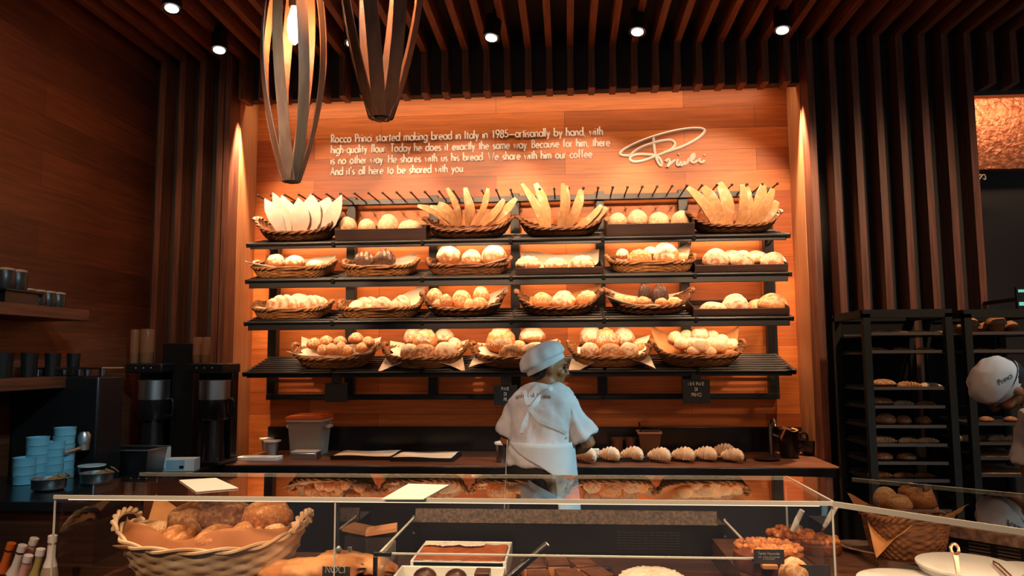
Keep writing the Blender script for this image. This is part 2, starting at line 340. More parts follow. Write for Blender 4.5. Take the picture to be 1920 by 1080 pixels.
# the paragraph on the niche panel
lines = [('Rocco Princi started making bread in Italy in 1985\u2014artisanally by hand, with', 622, 268, 1132, 254), ('high-quality flour. Today he does it exactly the same way. Because for him, there', 622, 288, 1145, 276), ('is no other way. He shares with us his bread. We share with him our coffee.', 622, 307, 1115, 297), ("And it's all here to be shared with you.", 622, 329, 873, 322)]
p0 = at(lines[0][1], lines[0][2], YP); p1 = at(lines[0][3], lines[0][4], YP); zl = [at(l[1], l[2], YP).z for l in lines]
t = thing('wall_lettering', 'raised white paragraph of lettering on the honey wood wall panel', 'lettering', (p0.x, YP, zl[-1]))
LS = .0575
for i, (s, u0, v0, u1, v1) in enumerate(lines):
    w = at(u1, v1, YP).x-p0.x; z = zl[0]+(zl[3]-zl[0])*i/3
    b = text_mesh(B(), s, LS, (0, -.006, z-zl[-1]), (1, 0, 0), (0, 0, 1), .0057, w)
    obj('line_lettering', b, LETTER, t)
# the signature
sig = [[(1320, 292), (1321, 290)], [(1225, 256), (1226, 272), (1227, 282), (1230, 297), (1236, 309), (1240, 312), (1241, 305), (1236, 296), (1228, 291), (1215, 290), (1200, 289), (1187, 291), (1180, 296), (1184, 303), (1198, 303), (1213, 299), (1228, 293), (1245, 287), (1258, 281), (1267, 271), (1262, 263), (1246, 263), (1222, 269), (1200, 277), (1187, 286), (1183, 292), (1170, 292), (1162, 290), (1164, 284), (1180, 274), (1205, 263), (1240, 251), (1280, 242), (1310, 240), (1322, 243), (1320, 250), (1306, 262), (1283, 274), (1262, 281), (1245, 286)],
       [(1248, 303), (1254, 298), (1256, 304), (1250, 315), (1254, 310), (1262, 303), (1266, 300)], [(1271, 298), (1268, 309), (1273, 311), (1277, 303)], [(1277, 303), (1276, 312), (1282, 308), (1284, 301), (1283, 309), (1289, 306), (1292, 297)], [(1294, 303), (1302, 296), (1302, 287), (1296, 293), (1295, 304), (1302, 306), (1308, 301)], [(1312, 297), (1311, 304), (1318, 305), (1321, 301)], [(1272, 290), (1273, 289)]]
def smooth_path(pts, it=2):
    pts = [V(p) for p in pts]
    for _ in range(it):
        if len(pts) < 3: break
        q = [pts[0]]
        for a, c in zip(pts, pts[1:]): q += [a*.75+c*.25, a*.25+c*.75]
        pts = q+[pts[-1]]
    return pts
b = B(); so = at(1240, 312, YP)
for st in sig: b.tube([p-so for p in smooth_path([at(u, v, YP-.008) for u, v in st])], .0105, 6)
tag(obj('wall_signature', b, LETTER, loc=so), 'large white handwritten signature sign to the right of the wall paragraph', 'sign')
# ------------------------------------------------------------ wall shelving
UX = [at(u, 745, 5.15).x for u in (509, 655, 812, 968, 1130, 1290, 1452)]
ZF = [2.400, 2.155, 1.874, 1.541]; YF, YR, RISE = 4.74, 5.12, .10; TILT = math.atan2(RISE, YR-YF)
SX0, SX1 = -2.13, 1.41
t = thing('bread_shelving', 'black metal wall shelving with four tilted rod shelves of bread', 'shelving', (0, 5.18, 1.36)); L = V((0, 5.18, 1.36))
def part(name, b, m, par=t, org=L, **k):
    o = obj(name, B().add([V(p)-org for p in b.v], b.f), m, par, **k); return o
for x in UX: part('upright', B().box(x-.032, x+.032, 5.13, 5.195, 1.345, 2.80), BLACK, bev=.003)
part('top_rail', B().box(UX[0]-.03, UX[-1]+.03, 5.11, 5.15, 2.735, 2.775), BLACK, bev=.003)
part('bottom_rail', B().box(UX[0]-.03, UX[-1]+.03, 5.12, 5.16, 1.345, 1.385), BLACK, bev=.003)
for r in range(4):
    zf = ZF[r]
    nr = 8 if r == 3 else 6
    for q in range(nr):
        tt = q/(nr-1); part('shelf_rail', B().tube([(SX0, YF+(YR-YF)*tt, zf+RISE*tt), (SX1, YF+(YR-YF)*tt, zf+RISE*tt)], .012 if not q else .011 if r == 3 else .008, 8), BLACK)
    if r < 3: part('shelf_plate', B().add([(SX0+.01, YF+.02, zf-.011), (SX1-.01, YF+.02, zf-.011), (SX1-.01, YR, zf+RISE-.011), (SX0+.01, YR, zf+RISE-.011), (SX0+.01, YF+.02, zf-.016), (SX1-.01, YF+.02, zf-.016), (SX1-.01, YR, zf+RISE-.016), (SX0+.01, YR, zf+RISE-.016)], [(0, 1, 2, 3), (7, 6, 5, 4), (0, 4, 5, 1), (1, 5, 6, 2), (2, 6, 7, 3), (3, 7, 4, 0)]), BLACK)
    part('shelf_lip', B().box(SX0+.01, SX1-.01, YF+.005, YF+.02, zf-(.05 if r in (1, 2) else .03), zf-.008), BLACK, bev=.003)
    for x in [SX0] + UX[1:-1] + [SX1]:
        part('shelf_bracket', B().bar((x, YF-.012, zf-.008), (x, YR+.02, zf+RISE-.008), .024, .03), BLACK, bev=.003)
    for x in (UX[0], UX[-1]):
        part('shelf_brace', B().tube([(x, 5.14, zf+.0), (x, YF+.2, zf+.04)], .007, 6), BLACK)
    if r < 3: part('light_strip', B().box(UX[0]+.04, UX[-1]-.04, 5.09, 5.11, zf+RISE-.045, zf+RISE-.03), emit_mat('warm_led', 'ffc890', 6))
pa = at(483, 371, 4.83); pb = at(1458, 349, 4.83); zpeg = 2.755
for i in range(37):
    x = pa.x+(pb.x-pa.x)*i/36
    part('peg', B().tube([(x, 5.12, zpeg), (x, 4.83, zpeg)], .0055, 6).ell((x, 4.828, zpeg), (.010, .008, .010), 8), BLACK)
def shelf_m(r, x, tt=.5, rz=0, lift=.009):
    return MX.Translation((x, YF+(YR-YF)*tt, ZF[r]+RISE*tt+lift+(.005 if r == 3 else 0))) @ MX.Rotation(TILT, 4, 'X') @ MX.Rotation(rz, 4, 'Z')
# hanging chalk signs
CHALK = mat('chalk_letter', 'c9c4bf', .7); SIGN = mat('chalkboard', '151314', .7)
for (u, v, txt, lab) in ((630, 736, [], 'blank black card sign hanging under the basket of small brown rolls'), (948, 741, ['PANE', 'DI', 'PR'], 'black chalk sign hanging just behind the white capped baker'), (1306, 734, ['MINI PANE', 'DI', 'PRINCI', '.'], 'black chalk sign hanging under the basket of pale ring rolls')):
    c = at(u, v, 4.735); w, h = (.075, .062) if u != 1306 else (.085, .075)
    o = tag(obj('shelf_sign', B().box(-w, w, 0, .008, -h, h).box(-.03, .03, -.002, .02, h, h+.06), SIGN, loc=c, bev=.002), lab, 'sign')
    if txt:
        b = B()
        for i, s in enumerate(txt): sz = .021; wd = text_width(s)*sz*.82; text_mesh(b, s, sz, (-wd/2, -.001, h*.5-i*.034), (1, 0, 0), (0, 0, 1), .0016, wd, 4)
        obj('chalk_lettering', b, CHALK, o)
# ------------------------------------------------------------ baskets
def sgn(x): return -1 if x < 0 else 1
def sup(a, b, n, th):
    c, s = cos(th), sin(th); return V((a*sgn(c)*abs(c)**(2/n), b*sgn(s)*abs(s)**(2/n), 0))
def basket_proto(name, a, b, h, n, base, boat, m, rows=7, N=26, hand=.035, rim=.009, amp=.0045, turns=17):
    def wall(th, v, d):
        k = base+(1-base)*v**.65; p = sup(a, b, n, th)*k; z = h*v+boat*abs(cos(th))**4*v*v
        nr = V((p.x/a/a, p.y/b/b, 0)).normalized() if p.length > 0 else V((1, 0, 0)); return p+nr*d+V((0, 0, z))
    bo = B(); nu = N*4; nv = rows*3+1
    bo.grid(lambda u, v: wall(2*PI*u, v, amp*cos(N*2*PI*u)*cos(PI*rows*v)), nu, nv, cu=True)
    bo.grid(lambda u, v: wall(-2*PI*u, v, -.008), 64, 8, cu=True)
    o = len(bo.v); pts = [wall(2*PI*i/48, 0, 0) for i in range(48)]; bo.add(pts, [tuple(range(48))[::-1]]); bo.add([p+V((0, 0, .006)) for p in pts], [tuple(range(48))])
    root = bpy.data.objects.new(name, None); root.empty_display_size = .05
    parts = [('woven_body', bo)]
    rb = B()
    for ph in (0, PI):
        pts = []
        for i in range(168):
            th = 2*PI*i/168; q = wall(th, 1, 0); nr = V((q.x/a/a, q.y/b/b, 0)).normalized(); k = turns*th+ph; pts.append(q+nr*(rim*.8*cos(k))+V((0, 0, rim*.8*sin(k))))
        rb.tube(pts, rim*.75, 6, closed=True)
    parts.append(('braided_rim', rb))
    if hand:
        for s in (-1, 1):
            hb = B()
            for ph in (0, PI):
                pts = []
                for i in range(25):
                    q = i/24; an = PI*q; y = -b*.42*cos(an); top = sin(an)**.7; k = 22*q+ph
                    pts.append(V((s*(a*.97+.018*top), y, h+boat*.85+hand*top))+V((.006*cos(k), 0, .006*sin(k))))
                hb.tube(pts, .007, 6)
            parts.append(('handle', hb))
    return name, [(nm, bb.mesh(nm)) for nm, bb in parts], m
def place_basket(proto, M, label, group, scale=(1, 1, 1), m=None):
    name, parts, dm = proto; t = thing(name, label, 'basket', group=group); t.matrix_world = M @ MX.Diagonal((*scale, 1))
    for nm, me in parts:
        if not me.materials: me.materials.append(dm)
        o = link(nm, me, t)
        if m is not None and m != dm: o.material_slots[0].link = 'OBJECT'; o.material_slots[0].material = m
    return t
RECT = basket_proto('wicker_basket', .245, .145, .066, 5, .86, .012, WICKD, 6, 30, .02)
OVAL = basket_proto('wicker_basket', .27, .16, .062, 2.3, .66, .085, WICKD, 7, 28, .015)
DEEP = basket_proto('wicker_basket', .26, .17, .08, 2.6, .70, .025, WICK, 8, 28, .04)
# ------------------------------------------------------------ paper liners
def liner(M, a, b, h, corners, label, group, m=PAPER, floor=.5, seed=0, n=3.0, s=1.5, backup=0, parts=None):
    # a square of paper pushed into the basket; corners = rise of the free corners FL, FR, BR, BL
    rr = random.Random(seed)
    def fn(u, v):
        x, y = (u*2-1), (v*2-1); r = (abs(x)**n+abs(y)**n)**(1/n); L = math.hypot(x, y)
        q = [max(0, -x)*max(0, -y), max(0, x)*max(0, -y), max(0, x)*max(0, y), max(0, -x)*max(0, y)]
        lift = sum(c*w for c, w in zip(corners, q)); d = L*s/1.18
        wob = noise.noise(V((x*2.3+seed, y*2.3, seed*1.7)))*.014
        px, py = x*a*.95, y*b*.95
        z = h*(floor+(1-floor)*min(1, max(abs(x), abs(y)))**3)
        ext = sum(min(1, abs(c)/.07)*w_ for c, w_ in zip(corners, q)); w = min(1, ext)**1.2; px += x*abs(w)*a*.20-x*a*.10*(1-min(1, ext*4))*max(abs(x), abs(y))**4; py += y*w*b*.22*(1 if y > 0 else 1.6)-y*b*.10*(1-min(1, ext*4))*max(abs(x), abs(y))**4
        z += lift*min(1, sum(q))**.6*1.0 + wob
        if y > .6: z += backup*(y-.6)/.4
        return M @ V((px, py, z))
    bb = B().grid(fn, 22, 22); o0 = M @ V((0, 0, 0)); bb.v = [tuple(V(p)-o0) for p in bb.v]
    o = obj('paper_liner', bb, m, loc=o0); q = o.modifiers.new('s', 'SOLIDIFY'); q.thickness = .0012
    return tag(o, label, 'paper', group)
# ------------------------------------------------------------ bread shapes (unit size: about 1 wide)
def loaf_mesh(name, m, seed, rx=.5, ry=.5, rz=.5, score=None, lump=.05, low=.55, n=36):
    bb = B(); sco = []
    def fn(u, v):
        th = 2*PI*u; ph = PI*(v-.5); g = 0; d = V((cos(th)*cos(ph), sin(th)*cos(ph), sin(ph)))
        k = 1+lump*noise.noise(d*1.4+V((seed*3.1, seed, 0)))+lump*.5*noise.noise(d*3.3+V((seed, seed*2.7, 5)))
        p = V((d.x*rx, d.y*ry, d.z*rz))*k
        if p.z < 0: p.z *= low
        if d.z > .05 and score:
            X, Y = p.x/rx, p.y/ry; R = math.hypot(X, Y)
            if score == 'slash':
                for c in (-.45, 0, .45): g = max(g, math.exp(-((X*.8+Y*.5-c)/.08)**2))
                p.z -= g*rz*.13
            elif score == 'ring': g = max(0, -cos(R*26))*.7*min(1, d.z*3); p.z += rz*.05*cos(R*26)*min(1, d.z*2)
            elif score == 'cut':
                g = math.exp(-((Y+.35-.25*X*X)/.13)**2)*max(0, 1-X*X); p.z -= g*rz*.25; p.y -= .02*g
            elif score == 'cross':
                g = max(math.exp(-(X/.09)**2), math.exp(-(Y/.09)**2)); p.z -= g*rz*.14
            elif score == 'dimple':
                p.z -= rz*.45*math.exp(-(R/.35)**2)
        sco.append(g); return p
    bb.grid(fn, n, n//2+1, cu=True); me = bb.mesh(name, True, 180); a_ = me.attributes.new('score', 'FLOAT', 'POINT'); a_.data.foreach_set('value', sco); me.materials.append(m); return me
def croissant_mesh(name, m, seed=0):
    k = 40; pts = []; rs = []
    for i in range(k+1):
        t = i/k; a = PI*(.12+.76*t); pts.append(V((-.5*cos(a)/cos(PI*.12), .42*sin(a)-.28, .10)))
        w = sin(PI*min(max(t, .02), .98))**.75; st = (abs(t-.5)*8) % 1; rs.append(.025+.2*w*(1-.36*st))
    bb = B().tube(pts, rs, 14); bb.v = [(x, y, max(-.02, z*1.05)) for x, y, z in bb.v]; me = bb.mesh(name, True, 50); me.materials.append(m); return me
def muffin_mesh(name, m, seed=0):
    bb = B().lathe([(.30, 0), (.34, .2), (.38, .42), (.40, .45)], 20); bb.grid(lambda u, v: V((0, 0, .47))+V((.5*cos(2*PI*u)*cos(PI/2*v), .5*sin(2*PI*u)*cos(PI/2*v), .42*sin(PI/2*v)-.06*(1-v)))*(1+.10*noise.noise(V((cos(2*PI*u)*2, sin(2*PI*u)*2, v*3+seed)))), 24, 9, cu=True)
    me = bb.mesh(name, True, 60); me.materials.append(m); return me
BM = {}
def bread(kind, i=0):
    key = (kind, i)
    if key in BM: return BM[key]
    s = i*1.37+len(BM)*.61
    D = dict(white=('round_loaf', 'white', .5, .5, .46, None), wcut=('round_loaf', 'white', .5, .46, .46, 'cut'), wlong=('long_loaf', 'white', .5, .38, .36, 'slash'), wring=('ring_patterned_loaf', 'white', .5, .5, .34, 'ring'),
             gold=('round_loaf', 'gold', .5, .5, .45, None), gring=('round_loaf', 'gold', .5, .5, .46, 'ring'), gcut=('round_loaf', 'gold', .5, .5, .45, 'cut'), glong=('long_loaf', 'gold', .5, .34, .34, 'slash'),
             brown=('round_loaf', 'brown', .5, .5, .42, None), rye=('rye_loaf', 'rye', .5, .46, .44, 'slash'), raisin=('raisin_loaf', 'raisin', .5, .5, .44, None), roll=('bread_roll', 'brown', .5, .5, .46, None),
             groll=('bread_roll', 'gold', .5, .48, .46, None), pale=('bread_roll', 'bagel', .5, .48, .44, None), bagel=('ring_roll', 'bagel', .5, .5, .36, 'dimple'), choc=('chocolate_loaf', 'choc', .5, .45, .62, 'slash'), rustic=('rustic_loaf', 'rustic', .5, .46, .42, 'cut'), sq=('square_cake', 'brown', .5, .5, .45, None))
    if kind == 'crois': me = croissant_mesh('croissant', BR['crois'], i)
    elif kind == 'croisd': me = croissant_mesh('croissant', BR['croisd'], i)
    elif kind == 'muffin': me = muffin_mesh('muffin', BR['croisd'], i)
    else:
        nm, mk, rx, ry, rz, sc = D[kind]; me = loaf_mesh(nm, BR[mk], s, rx, ry, rz, sc, .07 if kind != 'rustic' else .12)
    BM[key] = me; return me
ORD = {1: ['only'], 2: ['left', 'right'], 3: ['left', 'middle', 'right']}
def ordn(i, n): return ORD[n][i] if n in ORD else (['leftmost', 'second from left', 'third from left', 'fourth from left', 'fifth from left', 'sixth from left', 'seventh from left', 'eighth from left', 'ninth from left'][i] if i < n-1 else 'rightmost')
cnt = [0]
def put_bread(kind, M, size, label, group, flip=0):
    cnt[0] += 1; me = bread(kind, cnt[0] % 3); o = link(me.name.split('.')[0], me); sx, sy, sz = size
    o.matrix_world = M @ MX.Rotation(flip, 4, 'Z') @ MX.Diagonal((sx, sy, sz, 1))
    return tag(o, label, 'bread' if 'cake' not in o.name else 'cake', group)
def bread_px(kind, r, u, v, w, h, label, group, tt=.4, rz=None):
    Y = YF+(YR-YF)*tt; p = at(u, v, Y); k = Y/FPX*1.02; W = w*k; H = h*k
    me = bread(kind, (cnt[0]+1) % 3); zs = [q.co.z for q in me.vertices]; hz = max(zs)-min(zs)
    sz = max(H/hz, W*.62); rz = rnd.uniform(-.5, .5) if rz is None else rz
    top = p.z+H/2; M = MX.Translation((p.x, Y, top-max(zs)*sz)) @ MX.Rotation(TILT*.6, 4, 'X')
    return put_bread(kind, M, (W, W, sz), label, group, rz)
RN = ['top shelf', 'second shelf', 'third shelf', 'bottom shelf']; SN = ['leftmost', 'second', 'third', 'fourth', 'fifth', 'sixth']
DESC = dict(white='white floury round loaf', wcut='split floury loaf', wlong='long floury loaf', wring='ring-patterned floury loaf', gold='golden round loaf', gring='ridged golden loaf', gcut='split golden loaf', glong='long golden loaf', brown='brown round loaf', rye='dark rye loaf', raisin='raisin-studded round loaf', roll='small brown roll', groll='small golden roll', pale='small pale roll', bagel='pale ring roll', choc='dark chocolate loaf', rustic='rustic loaf')
def fill(r, slot, where, items, group):
    # items: (kind, u, v, w, h[, t]); label by kind, then by order from the left among its like
    by = {}
    for it in items: by.setdefault(it[0], []).append(it)
    for kind, L in by.items():
        fr = [it for it in L if len(it) > 5 and it[5] < .45]; bk = [it for it in L if it not in fr]
        for nm, G in (('front', fr), ('back', bk)):
            G.sort(key=lambda q: q[1])
            for i, it in enumerate(G):
                o = '' if len(G) == 1 else ordn(i, len(G))+' ' ; row = '' if (not fr or not bk) else nm
                pre = (', '+(row+' '+o).strip()+',') if (o or row) else ''
                bread_px(kind, r, *it[1:5], f"{DESC[kind]}{pre} in the {where}", group, it[5] if len(it) > 5 else .5)
def basket(proto, r, u0, u1, vb, label, group, hs=1, m=None, tt=.5):
    Y = YF+(YR-YF)*tt; x0 = at(u0, vb, Y).x; x1 = at(u1, vb, Y).x; w = x1-x0; base = {'OVAL': .54, 'RECT': .49, 'DEEP': .52}[proto]
    M = shelf_m(r, (x0+x1)/2, tt); s = w/base; place_basket(globals()[proto], M, label, group, (s, 1, hs), m); return M, w
GB = 'wicker baskets on the bread shelves'
def tray(r, u0, u1, v, h, label, tt=.5, d=.32, m=TRAYW):
    Y = YF+(YR-YF)*tt; x0 = at(u0, v, Y-d/2).x; x1 = at(u1, v, Y-d/2).x; w = (x1-x0)/2; M = shelf_m(r, (x0+x1)/2, tt, 0, .012)
    t = thing('bread_tray', label, 'tray', group='dark wooden trays on the bread shelves'); t.matrix_world = M
    obj('tray_base', B().box(-w, w, -d/2, d/2, 0, .008), m, t); q = .008
    for nm, bx in (('side_wall', (-w, w, -d/2, -d/2+q, .008, h)), ('side_wall', (-w, w, d/2-q, d/2, .008, h)), ('side_wall', (-w, -w+q, -d/2+q, d/2-q, .008, h+.01)), ('side_wall', (w-q, w, -d/2+q, d/2-q, .008, h+.01))):
        obj(nm, B().box(*bx), m, t, bev=.002)
    return M, w
def stick(name, u0, v0, u1, v1, w, label, group, Y0=4.86, Y1=4.80, th=.011, m=None, prof=(.55, .8, 1, 1, .95, .8, .5), bow=.02, seed=0, cat='breadstick', k=13):
    a = at(u0, v0, Y0); e = at(u1, v1, Y1); rr = random.Random(seed); d = e-a; ax = V((d.z, 0, -d.x)).normalized(); pts = []; ws = []
    tw = rr.uniform(-.5, .5)
    for i in range(k):
        t = i/(k-1); q = t*(len(prof)-1); j = min(int(q), len(prof)-2); f = prof[j]+(prof[j+1]-prof[j])*(q-j)
        pts.append(d*t+ax*(bow*sin(PI*t)*rr.choice((1, 1, .9)))+V((0, -.03*sin(PI*t), 0))); ws.append(w*f*(1+.12*noise.noise(V((t*5, seed*3.3, 0)))))
    bb = B().ribbon(pts, ws, th, lambda i: ax+V((0, tw*i/k, 0))); o = obj(name, bb, m, loc=a, bev=.003); return tag(o, label, cat, group)
# ---- top shelf
W = 'leftmost basket of the top shelf'; M, w = basket('OVAL', 0, 487, 640, 440, 'oval wicker basket of pale flatbread sheets, leftmost on the top shelf', GB, 1.05)
for i, (u, v, ub, wd) in enumerate(((496, 372, 530, .10), (511, 361, 540, .11), (528, 366, 552, .12), (559, 371, 562, .15), (584, 363, 575, .17), (617, 369, 590, .17), (641, 365, 605, .10))):
    stick('flatbread_sheet', ub, 438, u, v, wd, f"{['outermost left', 'tall second', 'third', 'broad fourth', 'tall broad fifth', 'sixth', 'outermost right'][i]} pale pointed flatbread sheet in the {W}", 'pale flatbread sheets in the first top basket', 4.86+.012*(i % 3), 4.80+.03*(i % 3), .004, BR['sheet'], (.5, .75, 1, 1, .85, .5, .04), .015, i, 'flatbread')
M, w = tray(0, 628, 799, 445, .075, 'deep dark tray of raisin loaves, second from left on the top shelf')
fill(0, 1, 'left tray of the top shelf', [('raisin', 651, 424, 40, 36), ('raisin', 688, 425, 34, 30), ('raisin', 729, 421, 41, 40), ('raisin', 769, 426, 46, 28)], 'raisin loaves in the left top tray')
for (u0, u1, vb, slot, nm, L, wd, base) in (
    (800, 962, 440, 'third', 'slim breadsticks', ((783, 386), (806, 388), (822, 382), (838, 353), (872, 352), (877, 365), (915, 353), (945, 374), (968, 372)), .052, (878, 424)),
    (972, 1132, 437, 'fourth', 'tall dusty breadsticks', ((978, 345), (984, 356), (1004, 344), (1055, 344), (1061, 348), (1090, 356), (1128, 385), (1137, 389)), .058, (1042, 434)),
    (1288, 1458, 434, 'rightmost', 'broad breadsticks', ((1289, 352), (1318, 351), (1348, 343), (1391, 346), (1400, 352), (1431, 346), (1449, 354), (1457, 378)), .075, (1375, 430))):
    M, w = basket('OVAL', 0, u0, u1, vb, f"oval wicker basket of {nm}, {slot} on the top shelf", GB, .9)
    ds = {'slim breadsticks': 'slim pale breadstick', 'tall dusty breadsticks': 'dusty breadstick', 'broad breadsticks': 'broad pale breadstick'}[nm]
    for i, (u, v) in enumerate(L):
        f = (u-base[0])/90; stick('breadstick', base[0]+f*34, base[1]-2, u, v, wd*(.85+.3*((i*7) % 3)/2), f"{ds}, {ordn(i, len(L))}, in the {slot} basket of the top shelf", nm+' in a top shelf basket', 4.87+.01*(i % 3), 4.79+.025*(i % 3), .012, BR['flat'], seed=i+len(nm))
M, w = tray(0, 1137, 1303, 437, .075, 'deep dark tray of raisin loaves, fifth from left on the top shelf')
fill(0, 4, 'right tray of the top shelf', [('raisin', 1158, 415, 38, 32), ('raisin', 1195, 411, 39, 36), ('raisin', 1235, 415, 41, 34), ('raisin', 1277, 413, 39, 36)], 'raisin loaves in the right top tray')
# ---- second shelf
def row(r, specs):
    for (kind, u0, u1, vb, slot, what, items, lin_) in specs:
        where = f"{slot} {'tray' if kind == 'T' else 'basket'} of the {RN[r]}"; g = f"loaves in the {where}"
        if kind == 'T': M, w = tray(r, u0, u1, vb, .042, f"shallow dark tray of {what}, {slot} on the {RN[r]}"); a, b, h = w*.93, .15, .03
        else:
            pr = {'R': 'RECT', 'D': 'DEEP', 'O': 'OVAL'}[kind]; M, w = basket(pr, r, u0, u1, vb, f"wicker basket of {what}, {slot} on the {RN[r]}", GB, 1, None if kind != 'R' or slot in ('third', 'fourth') else WICK, .42 if kind == 'D' else .5)
            a, b, h = w*.5*.93, .135, {'R': .066, 'D': .08, 'O': .066}[kind]
        if lin_ is not None:
            co, mm, bk = lin_; liner(M, a, b, h, co, f"crumpled {'brown' if mm is KRAFT else 'pale'} paper lining the {where}", 'paper liners in the bread baskets', mm, .45, r*7+len(what), backup=bk)
        fill(r, 0, where, items, g)
row(1, [('R', 484, 626, 515, 'leftmost', 'white floury loaves', [('white', 518, 489, 36, 26), ('white', 553, 490, 40, 24), ('white', 592, 495, 36, 16)], ((.06, .0, .03, .03), PAPER, .03)),
        ('R', 650, 782, 513, 'second', 'dark rye loaves', [('rye', 684, 486, 40, 30), ('rye', 722, 483, 40, 34)], ((.02, .0, .02, .0), PAPER, .03)),
        ('R', 806, 955, 512, 'third', 'three big floury loaves', [('wcut', 842, 477, 46, 40, .5), ('wcut', 884, 483, 40, 32, .5), ('white', 926, 478, 48, 42, .5)], ((.0, .05, .02, .0), PAPER, .01)),
        ('T', 967, 1132, 508, 'fourth', 'ring-patterned loaves on paper', [('wring', 990, 493, 48, 28), ('wring', 1042, 495, 44, 26), ('wring', 1092, 493, 48, 30)], ((.0, .0, .03, .03), PAPER, .06)),
        ('R', 1140, 1298, 508, 'fifth', 'mixed floury loaves', [('white', 1167, 476, 24, 20), ('gring', 1199, 482, 44, 30, .4), ('white', 1219, 473, 28, 22), ('wcut', 1247, 477, 50, 48), ('groll', 1279, 483, 22, 18)], ((.0, .0, .10, .0), PAPER, .0)),
        ('T', 1303, 1478, 502, 'rightmost', 'floury split loaves', [('wcut', 1341, 486, 48, 40, .4), ('white', 1372, 483, 42, 28, .65), ('wcut', 1391, 488, 42, 36, .4), ('white', 1418, 484, 44, 28, .65), ('wcut', 1450, 490, 44, 34, .4)], None)])
row(2, [('R', 485, 620, 597, 'leftmost', 'long floury loaves', [('wlong', 532, 570, 68, 36, .4), ('wlong', 588, 570, 56, 34, .4), ('white', 562, 564, 46, 28, .65)], ((.02, .02, .0, .0), PAPER, .0)),
        ('R', 642, 790, 595, 'second', 'long floury split loaves', [('wlong', 690, 573, 74, 34, .6), ('wcut', 717, 573, 44, 34, .35), ('wcut', 753, 571, 38, 36, .4)], ((.0, .0, .13, .0), PAPER, .0)),
        ('O', 795, 948, 597, 'third', 'brown and golden rolls', [('roll', 815, 558, 36, 36), ('roll', 836, 566, 28, 30, .4), ('roll', 822, 570, 26, 20, .4), ('groll', 866, 562, 38, 36), ('groll', 880, 571, 24, 22, .4), ('groll', 902, 554, 32, 34), ('groll', 899, 568, 32, 22, .4)], ((.0, .03, .11, .0), PAPER, .0)),
        ('O', 970, 1126, 597, 'fourth', 'three dusted round loaves', [('gcut', 1017, 563, 38, 30), ('wcut', 1057, 563, 45, 36), ('gring', 1101, 561, 40, 34)], ((.0, .0, .10, .0), KRAFT, .02)),
        ('O', 1138, 1296, 592, 'fifth', 'chocolate loaves and small rolls', [('choc', 1208, 549, 24, 36), ('choc', 1237, 552, 32, 38), ('groll', 1160, 561, 26, 18, .4), ('groll', 1181, 563, 28, 16, .4), ('roll', 1206, 564, 28, 16, .4), ('groll', 1264, 566, 26, 18, .4), ('roll', 1240, 566, 24, 16, .4)], ((.08, .0, .05, .08), PAPER, .0)),
        ('T', 1300, 1481, 587, 'rightmost', 'round dusted loaves', [('white', 1337, 576, 48, 20, .4), ('wcut', 1378, 569, 48, 36, .5), ('gold', 1420, 573, 38, 24, .65), ('gcut', 1448, 568, 52, 36, .45)], None)])
row(3, [('D', 556, 707, 697, 'leftmost', 'small brown rolls', [('roll', 590, 644, 30, 22), ('roll', 612, 640, 28, 22), ('roll', 638, 640, 26, 20), ('roll', 668, 634, 30, 22), ('roll', 690, 641, 26, 20), ('roll', 606, 656, 24, 22, .4), ('roll', 622, 654, 24, 22, .4), ('roll', 640, 653, 24, 26, .4), ('roll', 651, 657, 22, 22, .4), ('roll', 678, 652, 24, 20, .4)], ((.05, .05, .05, .06), PAPER, .02)),
        ('D', 724, 874, 697, 'second', 'big floury loaves with paper spilling forward', [('white', 776, 632, 38, 36, .7), ('gring', 798, 638, 46, 44, .55), ('white', 833, 631, 38, 30, .7), ('white', 768, 658, 36, 28, .35), ('brown', 796, 661, 48, 32, .3), ('white', 836, 657, 46, 32, .35), ('white', 852, 646, 30, 26, .6)], ((-.09, -.09, .05, .05), PAPER, .0)),
        ('D', 888, 1046, 697, 'third', 'big loaves, one stamped with lettering', [('gring', 939, 636, 56, 50, .6), ('white', 998, 629, 50, 32, .7), ('brown', 959, 661, 48, 32, .3), ('white', 1003, 660, 54, 36, .35), ('groll', 974, 649, 26, 22, .5)], ((-.06, -.02, .05, .03), PAPER, .0)),
        ('D', 1068, 1219, 697, 'fourth', 'big stamped loaves with paper spilling forward', [('white', 1108, 631, 42, 40, .7), ('gring', 1137, 637, 46, 48, .6), ('white', 1169, 633, 42, 38, .7), ('white', 1106, 656, 36, 28, .35), ('brown', 1144, 660, 46, 32, .3), ('white', 1179, 656, 36, 28, .35), ('groll', 1197, 650, 28, 24, .6)], ((-.13, -.07, .07, .0), PAPER, .0)),
        ('D', 1228, 1390, 697, 'fifth', 'pale ring rolls', [('pale', 1266, 633, 28, 24, .65), ('pale', 1287, 630, 26, 22, .7), ('bagel', 1312, 629, 32, 26, .65), ('pale', 1336, 631, 28, 22, .7), ('pale', 1353, 638, 28, 22, .6), ('pale', 1373, 646, 26, 22, .55), ('pale', 1278, 644, 28, 24, .4), ('bagel', 1298, 644, 26, 22, .42), ('bagel', 1313, 649, 36, 26, .3), ('pale', 1334, 643, 26, 22, .42), ('bagel', 1349, 649, 28, 22, .35), ('pale', 1300, 657, 24, 16, .25), ('pale', 1331, 658, 24, 16, .25)], ((.02, .02, .13, .15), KRAFT, .0))])
